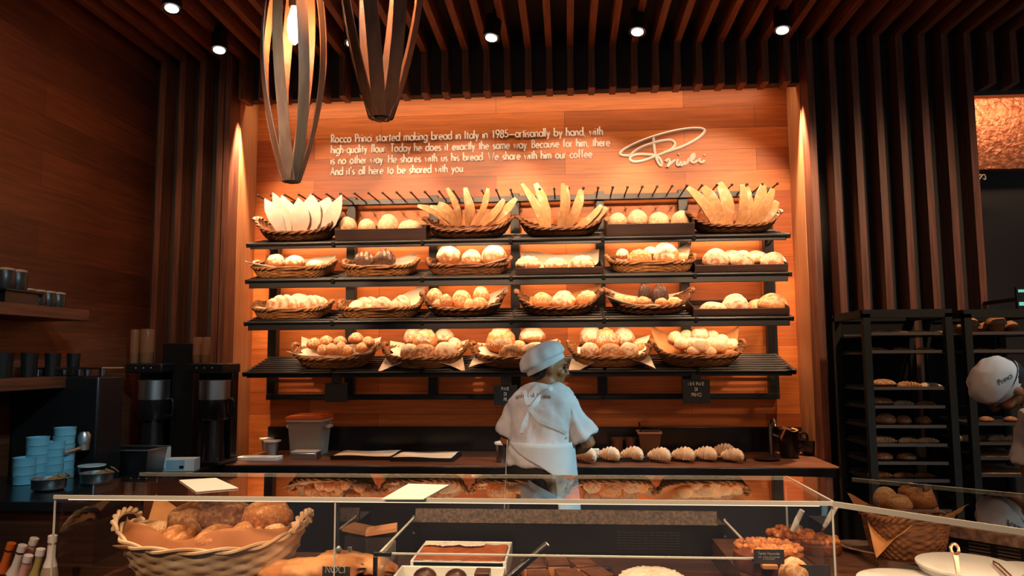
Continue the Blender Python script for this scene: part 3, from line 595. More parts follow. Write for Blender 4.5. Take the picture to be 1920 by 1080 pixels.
# flour-stencilled lettering on three loaves
def stencil(o, txt, size, dz, r=.0022, arcdrop=.25):
    bpy.context.view_layer.update(); mw = o.matrix_world; me = o.data; bv = BVHTree.FromPolygons([mw @ q.co for q in me.vertices], [tuple(p.vertices) for p in me.polygons])
    c = mw.translation; W = text_width(txt)*size; b = B(); inv = mw.inverted()
    for st in strokes(txt, size):
        pts = []
        for px, pz in st:
            q = (px-W/2); h = bv.ray_cast(V((c.x+q, c.y-.5, c.z+dz+pz-arcdrop*q*q/(W/2)*.6)), V((0, 1, 0)))[0]
            if h is not None: pts.append(h+V((0, -.001, 0)))
        if len(pts) > 1: b.tube(pts, r, 4)
    b.v = [tuple(inv @ V(p)) for p in b.v]; q = obj('flour_lettering', b, PAPERW, o); q['label'] = 'white flour lettering'
for o in list(bpy.data.objects):
    lb = o.get('label', '')
    if lb.startswith('ridged golden loaf') and 'bottom shelf' in lb: stencil(o, 'PRINCI', .034 if 'fourth' in lb else .028, .02 if 'third' not in lb else -.01)
# ------------------------------------------------------------ counters behind the case
CZ = .99; CTOP = wood('counter_top', '80503a', '573424', (2, 30, 30), .4); CF = 4.46
t = thing('back_counter', 'long dark counter with a brown top below the bread shelves', 'counter', (-.3, 4.85, 0)); L = V((-.3, 4.85, 0))
def pt(name, b, m, par, org, **k): return obj(name, B().add([V(p)-V(org) for p in b.v], b.f), m, par, **k)
pt('worktop', B().box(-2.14, 1.57, CF, 5.19, CZ-.035, CZ), CTOP, t, L, bev=.004)
pt('front_edge', B().box(-2.14, 1.57, CF-.012, CF, CZ-.12, CZ-.006), BLACKG, t, L, bev=.003)
pt('cabinet', B().box(-2.1, 1.55, CF+.03, 5.15, 0, CZ-.035), DARKBOARD, t, L)
pt('upstand', B().box(-2.14, 1.57, 5.165, 5.195, CZ, 1.155), BLACKG, t, L, bev=.003)
t = thing('side_counter', 'dark counter along the walnut wall carrying the coffee machines', 'counter', (-2.5, 4.2, 0)); L = V((-2.5, 4.2, 0))
pt('worktop', B().box(LX+.01, -2.15, 3.63, 4.75, CZ-.035, CZ), BLACKG, t, L, bev=.004)
pt('cabinet', B().box(LX+.01, -2.17, 3.65, 4.75, 0, CZ-.035), DARKBOARD, t, L)
t = thing('bar_counter', 'raised dark bar counter in the corner under the wall cups', 'counter', (-2.4, 3.2, 0)); L = V((-2.4, 3.2, 0)); BZ = 1.05
pt('worktop', B().prism([(LX+.01, 2.95), (-1.93, 2.95), (-1.93, 3.47), (-2.35, 3.47), (-2.35, 3.615), (LX+.01, 3.615)], BZ-.04, BZ), BLACKG, t, L, bev=.004)
pt('cabinet', B().box(LX+.01, -1.96, 2.98, 3.44, 0, BZ-.04), WALNUT, t, L)
# ---- on the back counter
def px(u, v, Z=CZ): return atz(u, v, Z)
CLEARB = CLEARP
p = px(580, 852); t = thing('storage_bin', 'square clear plastic bin with a bright orange lid', 'container', p)
def taper(w0, d0, w1, d1, z0, z1, th=.004):
    b = B()
    for q, s in ((0, 1), (th, -1)):
        vs = [(-w0/2+q, -d0/2+q, z0+q), (w0/2-q, -d0/2+q, z0+q), (w0/2-q, d0/2-q, z0+q), (-w0/2+q, d0/2-q, z0+q), (-w1/2+q, -d1/2+q, z1), (w1/2-q, -d1/2+q, z1), (w1/2-q, d1/2-q, z1), (-w1/2+q, d1/2-q, z1)]
        fs = [(3, 2, 1, 0), (0, 1, 5, 4), (1, 2, 6, 5), (2, 3, 7, 6), (3, 0, 4, 7)]; b.add(vs, [f[::s] for f in fs])
    return b.add(vs[:0], [])
FROST = mat('frosted_plastic', 'c9b9ae', .35); FROST.node_tree.nodes['Principled BSDF'].inputs['Transmission Weight'].default_value = .0
o = obj('tub', taper(.19, .19, .225, .225, 0, .235), FROSTC, t); obj('rim', B().box(-.122, .122, -.122, .122, .225, .24), FROST, t, bev=.004)
obj('lid', B().box(-.125, .125, -.125, .125, .24, .262).box(-.105, .105, -.105, .105, .262, .27), mat('orange_lid', 'e8641f', .4), t, bev=.006)
for s in (-1, 1): obj('handle', B().box(s*.135-.012, s*.135+.012, -.05, .05, .18, .2), FROST, t, bev=.004)
tag(obj('flour_fill', B().box(-.085, .085, -.085, .085, 0.006, .10), mat('flour', 'e6d6c6', .9), loc=p+V((0, 0, .0)), bev=.02), 'pale flour filling the bottom of the clear plastic bin', 'flour', kind='stuff')
p = px(573, 860); t = thing('scale_box', 'low silver box with pale top in front of the clear bin', 'box', p); obj('case', B().box(-.085, .085, -.05, .05, 0, .04), STEEL, t, bev=.004); obj('top_plate', B().box(-.083, .083, -.048, .048, .04, .052), FROST, t, bev=.003)
for u, v, lab, s in ((500, 845, 'pale plastic tub, further back beside the clear bin', .9), (510, 853, 'pale plastic tub with a wide white rim beside papers', 1.0)):
    p = px(u, v); t = thing('plastic_tub', lab, 'tub', p, group='small plastic tubs beside the bin'); obj('cup', B().lathe([(.03*s, 0), (.042*s, .09*s), (.044*s, .09*s), (.038*s, .085*s)], 20), mat('tub_grey', 'b9b3b4', .4), t); obj('rim', B().lathe([(.044*s, .085*s), (.058*s, .088*s), (.058*s, .098*s), (.04*s, .1*s)], 20), WHITEP, t)
p = px(487, 862); tag(obj('paper_stack', B().box(-.135, .135, -.05, .05, 0, .022), PAPERW, loc=p, bev=.002), 'thin white stack of papers lying on the counter edge', 'papers')
for u, v, lab in ((690, 857, 'black tray with pale baking paper, nearer the clear bin'), (800, 860, 'black tray with pale baking paper, nearer the baker')):
    p = px(u, v); t = thing('baking_tray', lab, 'tray', p, group='papered baking trays on the counter'); t.rotation_euler.z = -.05
    obj('pan', B().box(-.20, .20, -.15, .15, 0, .012).box(-.20, .20, -.15, -.14, .012, .024).box(-.2, .2, .14, .15, .012, .024).box(-.2, -.19, -.14, .14, .012, .024).box(.19, .2, -.14, .14, .012, .024), BLACK, t)
    sh = obj('baking_paper', B().grid(lambda a, c: V((-.185+.37*a, -.14+.28*c, .026+.012*sin(PI*c)*max(0, c-.5)+.004*sin(a*5+c*3))), 14, 14), PAPER, t); q = sh.modifiers.new('s', 'SOLIDIFY'); q.thickness = .001
def croissant_tray(u0, u1, vf, lab, cs, side):
    a = px(u0, vf); b_ = px(u1, vf); w = (b_.x-a.x)/2; d = .16; c = V(((a.x+b_.x)/2, a.y+d, CZ)); t = thing('baking_tray', lab, 'tray', c, group='croissant trays on the counter'); obj('pan', B().box(-w, w, -d, d, 0, .01).box(-w, w, -d, -d+.01, .01, .026).box(-w, w, d-.01, d, .01, .026).box(-w, -w+.01, -d+.01, d-.01, .01, .026).box(w-.01, w, -d+.01, d-.01, .01, .026), BLACK, t)
    obj('paper_sheet', B().box(-w+.012, w-.012, -d+.012, d-.012, .0105, .0125), KRAFT, t)
    for i, (u, v, s) in enumerate(cs):
        p = atz(u, v, CZ+.02); M = MX.Translation(p) @ MX.Rotation(-.7, 4, 'Z')
        put_bread('crois', M, (s, s, s*1.5), f"pale croissant, {ordn(i, len(cs))}, on the counter tray {side}", 'croissants on the counter trays')
croissant_tray(1072, 1216, 866, 'black tray of pale croissants, half behind the white capped baker', [(1098, 863, .155), (1142, 861, .15), (1186, 860, .15)], 'beside the baker')
croissant_tray(1220, 1398, 865, 'black tray of pale croissants, nearer the sink', [(1237, 862, .15), (1282, 861, .15), (1323, 860, .15), (1358, 852, .14), (1374, 862, .14)], 'nearer the sink')
TUBG = mat('smoky_plastic', '6b4a38', .3)
for u, v, r, h, lab in ((1157, 838, .042, .10, 'small smoky tub with a lid, leftmost behind the croissants'), (1183, 838, .038, .10, 'small smoky tub with a lid, second behind the croissants')):
    p = px(u, 848); p.y = 4.98; p.x = at(u, 840, 4.98).x; t = thing('lidded_tub', lab, 'tub', p, group='smoky tubs behind the croissants'); obj('cup', B().lathe([(r*.8, 0), (r, h)], 20), TUBG, t); obj('lid', B().lathe([(r*1.15, h), (r*1.15, h+.012), (r, h+.014)], 20), TUBG, t)
p = V((at(1217, 840, 4.97).x, 4.97, CZ)); t = thing('utensil_tub', 'larger smoky tub holding a utensil behind the croissants', 'tub', p); obj('tub', taper(.11, .11, .145, .145, 0, .15), TUBG, t); obj('rim', B().box(-.078, .078, -.078, -.07, .145, .157).box(-.078, .078, .07, .078, .145, .157).box(-.078, -.07, -.07, .07, .145, .157).box(.07, .078, -.07, .07, .145, .157), mat('tub_rim', 'c79a78', .4), t)
tag(obj('spatula', B().tube([(0, 0, 0), (-.03, .02, .2)], .006, 6), BLACK, loc=p+V((-.03, 0, .012))), 'thin utensil handle standing in the larger smoky tub', 'utensil')
p = V((at(1113, 838, 4.7).x, 4.72, CZ)); t = thing('white_carton', 'small white carton standing behind the baker elbow', 'box', p); obj('carton', B().box(-.035, .035, -.02, .02, 0, .07), PAPERW, t, bev=.002); obj('printed_label', B().box(-.02, .02, -.022, -.0202, .02, .04), mat('label_grey', '55555c', .6), t)
p = V((at(945, 838, 4.6).x, 4.62, CZ)); t = thing('lidded_pot', 'small grey pot with a pale lid at the baker left hand', 'pot', p); obj('pot', B().lathe([(.05, 0), (.055, .11)], 20), STEELD, t); obj('lid', B().lathe([(.062, .11), (.062, .122), (.03, .13)], 20), WHITEP, t)
# sink corner
p = V((at(1448, 845, 4.9).x, 4.92, CZ)); t = thing('tap', 'dark metal tap standing at the sink end of the counter', 'tap', p); obj('column', B().lathe([(.028, 0), (.028, .008), (.014, .012), (.014, .20), (.012, .22)], 16), STEELD, t); obj('spout', B().tube(smooth_path([(0, 0, .2), (0, -.03, .24), (0, -.10, .24), (0, -.13, .2)]), .009, 8), STEELD, t); obj('lever', B().tube([(.012, 0, .14), (.06, -.01, .12)], .007, 8).ell((.065, -.011, .115), (.012, .012, .014), 10), STEEL, t)
p = V((at(1437, 858, 4.75).x, 4.75, CZ)); tag(obj('sink_strainer', B().lathe([(.07, .001), (.08, .012), (.06, .014)], 24), BLACK, loc=p), 'round black drain cover in front of the tap', 'drain')
p = V((at(1480, 845, 4.88).x, 4.88, CZ)); t = thing('dark_pitcher', 'dark pitcher beside the tap with a cloth over it', 'pitcher', p); obj('jug', B().lathe([(.055, 0), (.062, .04), (.06, .15), (.065, .18)], 24), BLACKG, t); obj('handle', B().tube(smooth_path([(.06, 0, .15), (.11, 0, .16), (.12, 0, .1), (.062, 0, .05)]), .008, 8), BLACKG, t)
def drape(u, v): x = -.07+.11*u; y = -.068+.12*v; return V((x+.02*(1-u)*v, y, .186+.008*sin(u*6)-(max(0, .3-u)*.22)-.03*max(0, .25-v)))
o = obj('cloth', B().grid(drape, 14, 14), mat('tan_cloth', 'd49a68', .9), loc=p); q = o.modifiers.new('s', 'SOLIDIFY'); q.thickness = .004; tag(o, 'folded tan cloth draped over the dark pitcher', 'cloth')
p = V((at(1520, 835, 5.0).x, 5.0, CZ)); t = thing('bowl', 'black bowl at the far end of the counter by the niche side', 'bowl', p); obj('bowl_shell', B().lathe([(.04, 0), (.07, .03), (.085, .10), (.078, .10), (.06, .03)], 24), BLACKG, t)
# ---- coffee machines on the side counter
def grinder(u, uh0, uh1, lab, Y, hop, vt):
    x = at(u, 800, Y).x; t = thing('coffee_brewer', lab, 'coffee machine', (x, Y, CZ), group='coffee machines on the side counter')
    zt = at(u, 693, Y).z-CZ; r = .092
    obj('base', B().box(-.12, .12, -.13, .13, 0, .03), BLACKG, t, bev=.006); obj('back_column', B().box(-.11, .11, .04, .13, .03, zt), BLACK, t, bev=.006)
    obj('brew_head', B().box(-.12, .12, -.11, .13, zt-.02, zt+.04), BLACK, t, bev=.008)
    for i in range(3): obj('indicator', B().ell((-.05+.05*i, -.112, zt+.012), (.005, .003, .004), 8), mat('chrome_dot', 'd8c8c0', .3, .5), t)
    zu = at(u, 715, Y).z-CZ; zm = at(u, 748, Y).z-CZ; zb = at(u, 786, Y).z-CZ
    urn = obj('urn', B().lathe([(r*.9, zb), (r*.98, zb+.01), (r, zm)], 28, (.03, -.03, 0)), BLACKG, t); obj('steel_band', B().lathe([(r, zm), (r, zu), (r*1.04, zu), (r*1.04, zu+.008), (r*.5, zu+.012)], 28, (.03, -.03, 0)), STEEL, urn)
    obj('handle', B().tube(smooth_path([(.03+r, -.03, zm), (.03+r+.035, -.03, zm+.0), (.03+r+.035, -.03, zb+.03), (.03+r, -.03, zb+.02)]), .009, 8), BLACKG, urn)
    obj('urn_stand', B().lathe([(.075, .03), (.07, .05), (.06, zb)], 20, (.03, -.03, 0)), BLACKG, t)
    for (u0, u1, v0, v1) in hop:
        a = at(u0, v1, Y); e = at(u1, v0, Y); w = (e.x-a.x)/2; cx = (a.x+e.x)/2-x; z0 = a.z-CZ; z1 = e.z-CZ
        h = obj('hopper', B().lathe([(w*.75, z0), (w*.95, z0+.02), (w, z1-.01), (w*.9, z1)], 12, (cx, .0, 0)), HOPPER, t)
        obj('coffee_beans', B().lathe([(w*.7, z0+.005), (w*.85, z0+.02), (w*.9, z0+.35*(z1-z0))], 12, (cx, 0, 0)), mat('beans', '6b3a22', .6), h)
        obj('collar', B().lathe([(w*1.0, z0-.03), (w*.85, z0)], 12, (cx, 0, 0)), BLACK, h)
    return t
grinder(283, 0, 0, 'black coffee brewer with two clear hoppers, nearer the bar', 4.55, ((243, 262, 618, 685), (262, 290, 617, 685)), 0)
grinder(396, 0, 0, 'black coffee brewer with a handled urn beside the lit niche', 4.5, ((361, 378, 632, 682), (377, 394, 632, 682)), 0)
x0 = at(333, 760, 4.6).x; tag(obj('black_cabinet', B().box(-.11, .11, -.06, .09, 0, .75), BLACK, loc=(x0-.0, 4.65, CZ), bev=.006), 'tall plain black cabinet between the two coffee brewers', 'cabinet')
t = thing('espresso_machine', 'black espresso machine standing behind the pale cup stacks', 'coffee machine', (-2.67, 3.86, CZ)); 
obj('body', B().box(-.22, .25, -.2, .02, .05, .56), BLACK, t, bev=.012); obj('drip_tray', B().box(-.22, .25, -.21, .01, 0, .05), BLACKG, t, bev=.006); obj('cup_rail', B().tube([(-.22, -.18, .6), (.25, -.18, .6), (.25, .0, .6)], .006, 6).tube([(-.1, -.18, .56), (-.1, -.18, .6)], .005, 6).tube([(.25, -.18, .56), (.25, -.18, .6)], .005, 6), STEELD, t)
obj('group_head', B().lathe([(.03, .22), (.034, .26), (.022, .28)], 18, (.21, -.24, 0)), STEEL, t); pf = obj('portafilter', B().lathe([(.028, .19), (.028, .22)], 18, (.21, -.24, 0)).tube([(.21, -.27, .2), (.19, -.36, .19)], .012, 8), STEEL, t)
for i in range(6):
    q = V((-2.80+.065*i, 0, 0)); tag(obj('shot_glass', B().lathe([(.016, 0), (.02, .045), (.018, .045)], 12), STEELD, loc=(q.x, 3.74+.03*(i % 2), CZ+.5605)), f"tiny metal cup on the espresso machine, {ordn(i, 6)}", 'cup', 'tiny cups on the espresso machine')
p = px(242, 886); p = V((at(242, 880, 4.0).x, 4.0, CZ)); t = thing('food_pan', 'deep rectangular steel pan on the dark side counter', 'pan', p)
obj('pan_body', taper(.29, .17, .325, .2, 0, .15), STEELD, t); obj('rim', B().box(-.175, .175, -.112, -.095, .148, .156).box(-.175, .175, .095, .112, .148, .156).box(-.175, -.158, -.095, .095, .148, .156).box(.158, .175, -.095, .095, .148, .156), STEEL, t, bev=.002)
TEAB = mat('carton_blue', 'a9c4d2', .6); TEAR = mat('carton_red', 'c85a48', .6)
p = V((at(342, 873, 4.22).x, 4.22, CZ)); t = thing('tea_carton', 'white and blue carton lying on the side counter', 'box', p, (0, 0, .12)); obj('carton', B().box(-.085, .085, -.045, .045, 0, .07), PAPERW, t, bev=.002); obj('blue_panel', B().box(-.075, .03, -.0462, -.0452, .006, .064), TEAB, t); obj('printed_mark', B().box(.0, .025, -.0472, -.0464, .015, .032), BLACK, t)
p = V((at(303, 866, 4.33).x, 4.33, CZ)); t = thing('tea_carton', 'upright red and white carton behind the steel pan', 'box', p, (0, 0, -.1)); obj('carton', B().box(-.04, .04, -.03, .03, 0, .12), PAPERW, t, bev=.002); obj('red_panel', B().box(-.042, -.02, -.0312, -.0302, .0, .12), TEAR, t)
# ---- pale cups on the bar, each its own
CUP = B().lathe([(.040, 0), (.0455, .003), (.047, .05), (.0478, .052), (.0478, .056), (.043, .056), (.04, .01), (.0, .008)], 24, cap=False).mesh('cup'); CUPM = mat('pale_blue_glaze', '86c0d2', .3); CUP.materials.append(CUPM)
for (u, vb, vt, n, nm) in ((45, 893, 857, 3, 'shortest front stack'), (68, 889, 819, 5, 'wide second stack'), (100, 885, 827, 5, 'narrow third stack'), (118, 878, 801, 6, 'tallest back stack')):
    Y = 3.30 if n < 6 else 3.42; Y = {3: 3.37, 5: 3.45, 6: 3.56}[n] + (.05 if u == 100 else 0); x = at(u, vb, Y).x; z0 = BZ; zt = at(u, vt, Y).z; st = (zt-z0)/n
    for i in range(n):
        o = link('espresso_cup', CUP); s = st/.056*.995; o.scale = (1.06 if u != 100 else .95, 1.06 if u != 100 else .95, s); o.location = (x+rnd.uniform(-.002, .002), Y, z0+st*i)
        tag(o, f"pale blue cup, {['bottom', 'second up', 'third up', 'fourth up', 'fifth up', 'top'][i] if i < n-1 else 'top'}, in the {nm} on the bar", 'cup', 'pale blue cups stacked on the bar')
for (u, v, Y, lab) in ((92, 912, 3.22, 'low steel bowl on the bar edge below the cup stacks'), (182, 892, 3.39, 'low steel bowl on the bar beside the steel pan')):
    x = at(u, v, Y).x; t = thing('steel_bowl', lab, 'bowl', (x, Y, BZ), group='steel bowls on the bar'); obj('bowl_shell', B().lathe([(.055, 0), (.068, .01), (.072, .05), (.076, .054), (.07, .054), (.062, .012)], 28), STEEL, t)
    for k in range(4): tag(obj('sugar_packet', B().box(-.02, .02, -.012, .012, 0, .005), KRAFT, loc=(x+.03+.012*k, Y-.03+.02*k, BZ+.05+.004*k), rot=(.3, .2*k, .5*k)), f"small tan packet, {ordn(k, 4)}, in the steel bowl {'below the cup stacks' if u < 100 else 'beside the steel pan'}", 'packet', 'tan packets in the steel bowls')
x = at(150, 870, 3.42).x; t = thing('dark_cup', 'dark round pot with a pale rim behind the steel bowls', 'pot', (x-.02, 3.54, BZ)); obj('pot', B().lathe([(.05, 0), (.06, .06)], 24), BLACKG, t); obj('rim', B().lathe([(.06, .06), (.063, .062), (.063, .066), (.05, .066)], 24), WHITEP, t)
# ---- shelves on the walnut wall
SHW = wood('shelf_wood', '7a3f26', '4d2717', (40, 2, 40))
for z, lab in ((1.875, 'thick walnut wall shelf with lidded jars'), (1.52, 'lower thick walnut wall shelf with dark glasses')):
    t = tag(obj('wall_shelf', B().box(0, .30, -1.1, atx(166, 590, LX+.30).y-3.05, -.03, .03), SHW, loc=(LX+.003, 3.05, z), bev=.004), lab, 'shelf', 'walnut wall shelves')
LIDM = mat('pale_lid', 'b98a6a', .5); JAR = mat('dark_jar', '2b2522', .35)
def jar(x, y, z, r, h, lab, g):
    t = thing('lidded_jar', lab, 'jar', (x, y, z), group=g); obj('jar_body', B().lathe([(r*.9, 0), (r, .01), (r, h*.85), (r*.92, h*.9)], 18), JAR, t); obj('lid', B().lathe([(r*.95, h*.9), (r*.95, h), (r*.5, h*1.04)], 18), LIDM, t)
for i, (u, Y) in enumerate(((50, 1), (70, 1), (89, 1), (108, 1))): jar(-2.70, atx(u, 560, -2.70).y, 1.906, .04, .085, f"short dark jar with a pale lid, {ordn(i, 4)}, on the upper wall shelf", 'short jars on the upper wall shelf')
tag(obj('jar_tray', B().box(-.11, .09, -.13, .13, 0, .012), BLACK, loc=(-2.73, atx(18, 530, -2.73).y, 1.965), bev=.003), 'small black tray raised above the upper wall shelf with jars', 'tray')
tag(obj('tray_riser', B().box(-.09, .07, -.11, .11, 0, .058), BLACK, loc=(-2.73, atx(18, 530, -2.73).y, 1.906)), 'black riser block under the small jar tray', 'stand')
for i, (u, Y) in enumerate(((8, 3.53), (32, 3.62))): jar(-2.71, atx(u, 530, -2.71).y, 1.978, .045, .10, f"taller dark jar with a pale lid on the raised tray, {['left', 'right'][i]}", 'taller jars on the raised tray')
for i in range(8):
    Y = 3.25+.085*i; tag(obj('dark_glass', B().lathe([(.028, 0), (.034, .12), (.031, .12), (.026, .008)], 16), mat('smoked_glass', '23211f', .15), loc=(LX+.16+.05*(i % 2), Y, 1.551)), f"dark drinking glass, {ordn(i, 8)}, on the lower wall shelf", 'glass', 'dark glasses on the lower wall shelf')
# ------------------------------------------------------------ glass display case
GZ = 1.245; GX0, GX1, GY0, GY1 = -1.48, .70, 2.063, 2.48; DZ = .955
CABM = wood('case_wood', '5c3320', '3d2015', (3, 30, 30), .5)
t = thing('display_case', 'long glass display case across the front with breads and cakes inside', 'display case', (-.4, 2.3, 0)); L = V((-.4, 2.3, 0))
P = lambda nm, b, m, **k: pt(nm, b, m, t, L, **k)
P('top_pane', B().box(GX0, GX1, GY0, GY1, GZ-.012, GZ), GLASST)
P('front_pane', B().box(GX0, GX1, GY0, GY0+.010, .90, GZ-.012), GLASS)
for x in (GX0, -.655, GX1-.01): P('divider_pane', B().box(x, x+.010, GY0+.012, GY1, .90, GZ-.014), GLASS)
P('front_edge', B().box(GX0, GX1, GY0-.009, GY0-.0005, GZ-.010, GZ+.0005), GEDGE)
P('back_edge', B().box(GX0, GX1, GY1+.0005, GY1+.004, GZ-.012, GZ), GEDGE)
P('joint_edge', B().box(GX1-.003, GX1+.003, GY0, GY1, GZ-.012, GZ+.0012), GEDGE)
for x, w in ((GX0, .004), (-.655, .003), (GX1-.004, .004)): P('upright_edge', B().box(x-.001, x+w, GY0-.003, GY0-.0005, .90, GZ-.013), GEDGE)
P('upright_edge', B().box(GX1-.006, GX1, GY1+.001, GY1+.004, .9, GZ-.012), GEDGE)
P('clamp', B().lathe([(.007, 0), (.009, .012), (.004, .02)], 10, (-.652, GY0+.03, 1.085)).lathe([(.006, 0), (.006, .012)], 10, (-.62, GY0+.03, 1.09)), STEEL)
P('deck', B().box(GX0+.01, .47, GY0+.012, 2.6, DZ-.02, DZ).box(.47, GX1, GY0+.012, 2.55, DZ-.02, 1.03), CABM)
P('base_cabinet', B().box(GX0+.01, GX1, GY0+.02, 2.6, 0, DZ-.02), DARKBOARD)
P('back_panel', B().box(GX0+.01, -1.10, 2.50, 2.52, DZ, 1.22), WALNUT)
LED = emit_mat('case_led', 'ffd9b0', 1.6)
P('light_strip', B().box(GX0+.03, GX1-.03, GY0+.014, GY0+.022, GZ-.0165, GZ-.0125), LED)
# chilled well with its own low glass
t = thing('chilled_well', 'low glass-sided chilled well holding trays of cake inside the case', 'display well', (0, 2.4, DZ)); L = V((0, 2.4, DZ)); WZ = 1.077; wx0, wx1 = -.545, .525
P('side_pane', B().box(wx0, wx0+.006, 2.12, 2.60, DZ+.001, WZ), GLASS); P('side_pane', B().box(wx1-.006, wx1, 2.12, 2.60, DZ+.001, WZ), GLASS); P('front_glass', B().box(wx0+.006, wx1-.006, 2.12, 2.126, DZ+.001, WZ), GLASS)
P('top_edge', B().box(wx0, wx0+.007, 2.12, 2.60, WZ, WZ+.004), GEDGE); P('top_edge', B().box(wx1-.007, wx1, 2.12, 2.60, WZ, WZ+.004), GEDGE); P('top_edge', B().box(wx0, wx1, 2.117, 2.125, WZ, WZ+.004), GEDGE)
P('corner_bracket', B().box(wx0-.012, wx0+.04, 2.108, 2.117, WZ-.004, WZ+.008).box(wx0-.012, wx0-.0, 2.106, 2.117, DZ, WZ-.004), BLACK, bev=.002); P('corner_bracket', B().box(wx1-.03, wx1+.008, 2.108, 2.117, WZ-.003, WZ+.004).box(wx1-.004, wx1+.010, 2.106, 2.117, DZ, WZ-.003), BLACK, bev=.002)
for x in (wx0+.003, wx1-.003): P('bolt', B().ell((x, 2.59, WZ+.004), (.007, .007, .007), 8).ell((x, 2.59, WZ-.05), (.005, .005, .005), 8), STEEL)
t = thing('cooling_unit', 'black cooling unit with a dusty top lip at the back of the well', 'cooling unit', (0, 2.66, DZ)); L = V((0, 2.66, DZ))
P('housing', B().box(wx0, wx1, 2.62, 2.78, DZ-.02, 1.06), BLACK); P('top_lip', B().bar((wx0, 2.63, 1.078), (wx1-.02, 2.63, 1.078), .012, .05, (0, .35, 1)), mat('dusty_metal', '5a4438', .45, .3, '2b221e', 90, detail=2), bev=.002)
b = B()
for i in range(7):
    for j in range(10): b.box(.16+.022*j, .178+.022*j, 2.617, 2.6195, .975+.009*i, .979+.009*i)
P('vent_grille', b, mat('vent_dark', '2e2424', .5))
# ---- right-hand angled case
B0 = atz(1597, 896, GZ); A0 = V((GX1, GY0)); A1 = V((1.007, 1.758)); dF = (A1-A0).normalized(); A2 = A0+dF*1.25; b1 = atz(1920, 926, GZ); dB = (V((b1.x, b1.y))-V((B0.x, B0.y))).normalized(); B2 = V((B0.x, B0.y))+dB*1.1
poly = [tuple(A0+V((.004, 0))), tuple(A2), tuple(B2), (B0.x, B0.y), (GX1+.004, GY1)]
t = thing('display_case', 'angled glass display case at the right with a tall bread basket and white plates', 'display case', (1.2, 2.0, 0)); L = V((1.2, 2.0, 0))
P('top_pane', B().prism(poly, GZ-.012, GZ), GLASST)
nF = V((-dF.y, dF.x)) if V((-dF.y, dF.x)).y > 0 else V((dF.y, -dF.x)); q = nF*.010
P('front_pane', B().prism([tuple(A0+V((.004, 0))), tuple(A2), tuple(A2+q), tuple(A0+q+V((.004, 0)))], .9, GZ-.012), GLASS)
e = nF*.009; P('front_edge', B().prism([tuple(A0-e), tuple(A2-e), tuple(A2-e*.1), tuple(A0-e*.1)], GZ-.013, GZ+.001), GEDGE)
e2 = V((dB.y, -dB.x))*.004; e2 = e2 if e2.y > 0 else -e2
P('back_edge', B().prism([(B0.x, B0.y), tuple(B2), tuple(B2+e2), (B0.x+e2.x, B0.y+e2.y)], GZ-.012, GZ), GEDGE)
RD = 1.03
P('deck', B().prism([tuple(A0+nF*.012+V((.006, 0))), tuple(A2+nF*.012), tuple(B2), (B0.x, B0.y), (GX1+.006, GY1)], RD-.06, RD), CABM)
P('base_cabinet', B().prism([tuple(A0+nF*.03+V((.006, 0))), tuple(A2+nF*.03), tuple(B2), (B0.x, B0.y), (GX1+.006, GY1)], 0, RD-.06), DARKBOARD)
P('light_strip', B().prism([tuple(A0+nF*.014+dF*.03), tuple(A2+nF*.014), tuple(A2+nF*.022), tuple(A0+nF*.022+dF*.03)], GZ-.0165, GZ-.0125), LED)
fa = atz(1535, 1027, RD+.004); 
P('inner_glass', B().bar(atz(1522, 1040, 1.04), atz(1760, 1092, 1.04), .005, .06), GLASS)
# grill unit of the right case
u0 = atz(1782, 995, 1.10); u1 = u0+V((dF.x, dF.y, 0))*.75
t = thing('cooling_unit', 'angled black cooling unit with a slotted grille behind the white plates', 'cooling unit', (u0.x, u0.y, RD)); L = V((u0.x, u0.y, RD)); nn = V((nF.x, nF.y, 0))
P('top_lip', B().bar(u0, u1, .02, .036), mat('dusty_metal_pale', '8f6a58', .45, .2, '5c4338', 60, detail=2), bev=.002)
P('housing', B().prism([tuple((u0+nn*.012).xy), tuple((u1+nn*.012).xy), tuple((u1+nn*.1).xy), tuple((u0+nn*.1).xy)], RD+.001, 1.085), BLACK)
b = B()
for i in range(5):
    for j in range(9):
        s0 = u0+(u1-u0)*(.06+.1*j)+nn*.008; s1 = u0+(u1-u0)*(.06+.1*j+.075)+nn*.008; z = RD+.012+.010*i; b.bar((s0.x, s0.y, z), (s1.x, s1.y, z), .003, .004)
P('vent_grille', b, mat('vent_brown', '5c463c', .5))
# ---- papers lying on the glass
def slab(name, pts, th, m, label, cat, grp=None):
    c = sum(pts, V())/len(pts); n = len(pts); b = B().add([p-c for p in pts]+[p-c+V((0, 0, th)) for p in pts], [tuple(range(n))[::-1], tuple(range(n, 2*n))]+[(i, (i+1) % n, n+(i+1) % n, n+i) for i in range(n)])
    return tag(obj(name, b, m, loc=c, smooth=False), label, cat, grp)
slab('white_card', [atz(u, v, GZ+.0015) for u, v in ((368, 923), (447, 916), (405, 897), (336, 901))], .002, PAPERW, 'white paper card lying on the glass above the big bread basket', 'card', 'white cards on the glass top')
slab('white_card', [atz(u, v, GZ+.0015) for u, v in ((715, 937), (794, 937), (842, 910), (766, 908))], .002, PAPERW, 'white paper card lying on the glass right of the thin upright pane', 'card', 'white cards on the glass top')
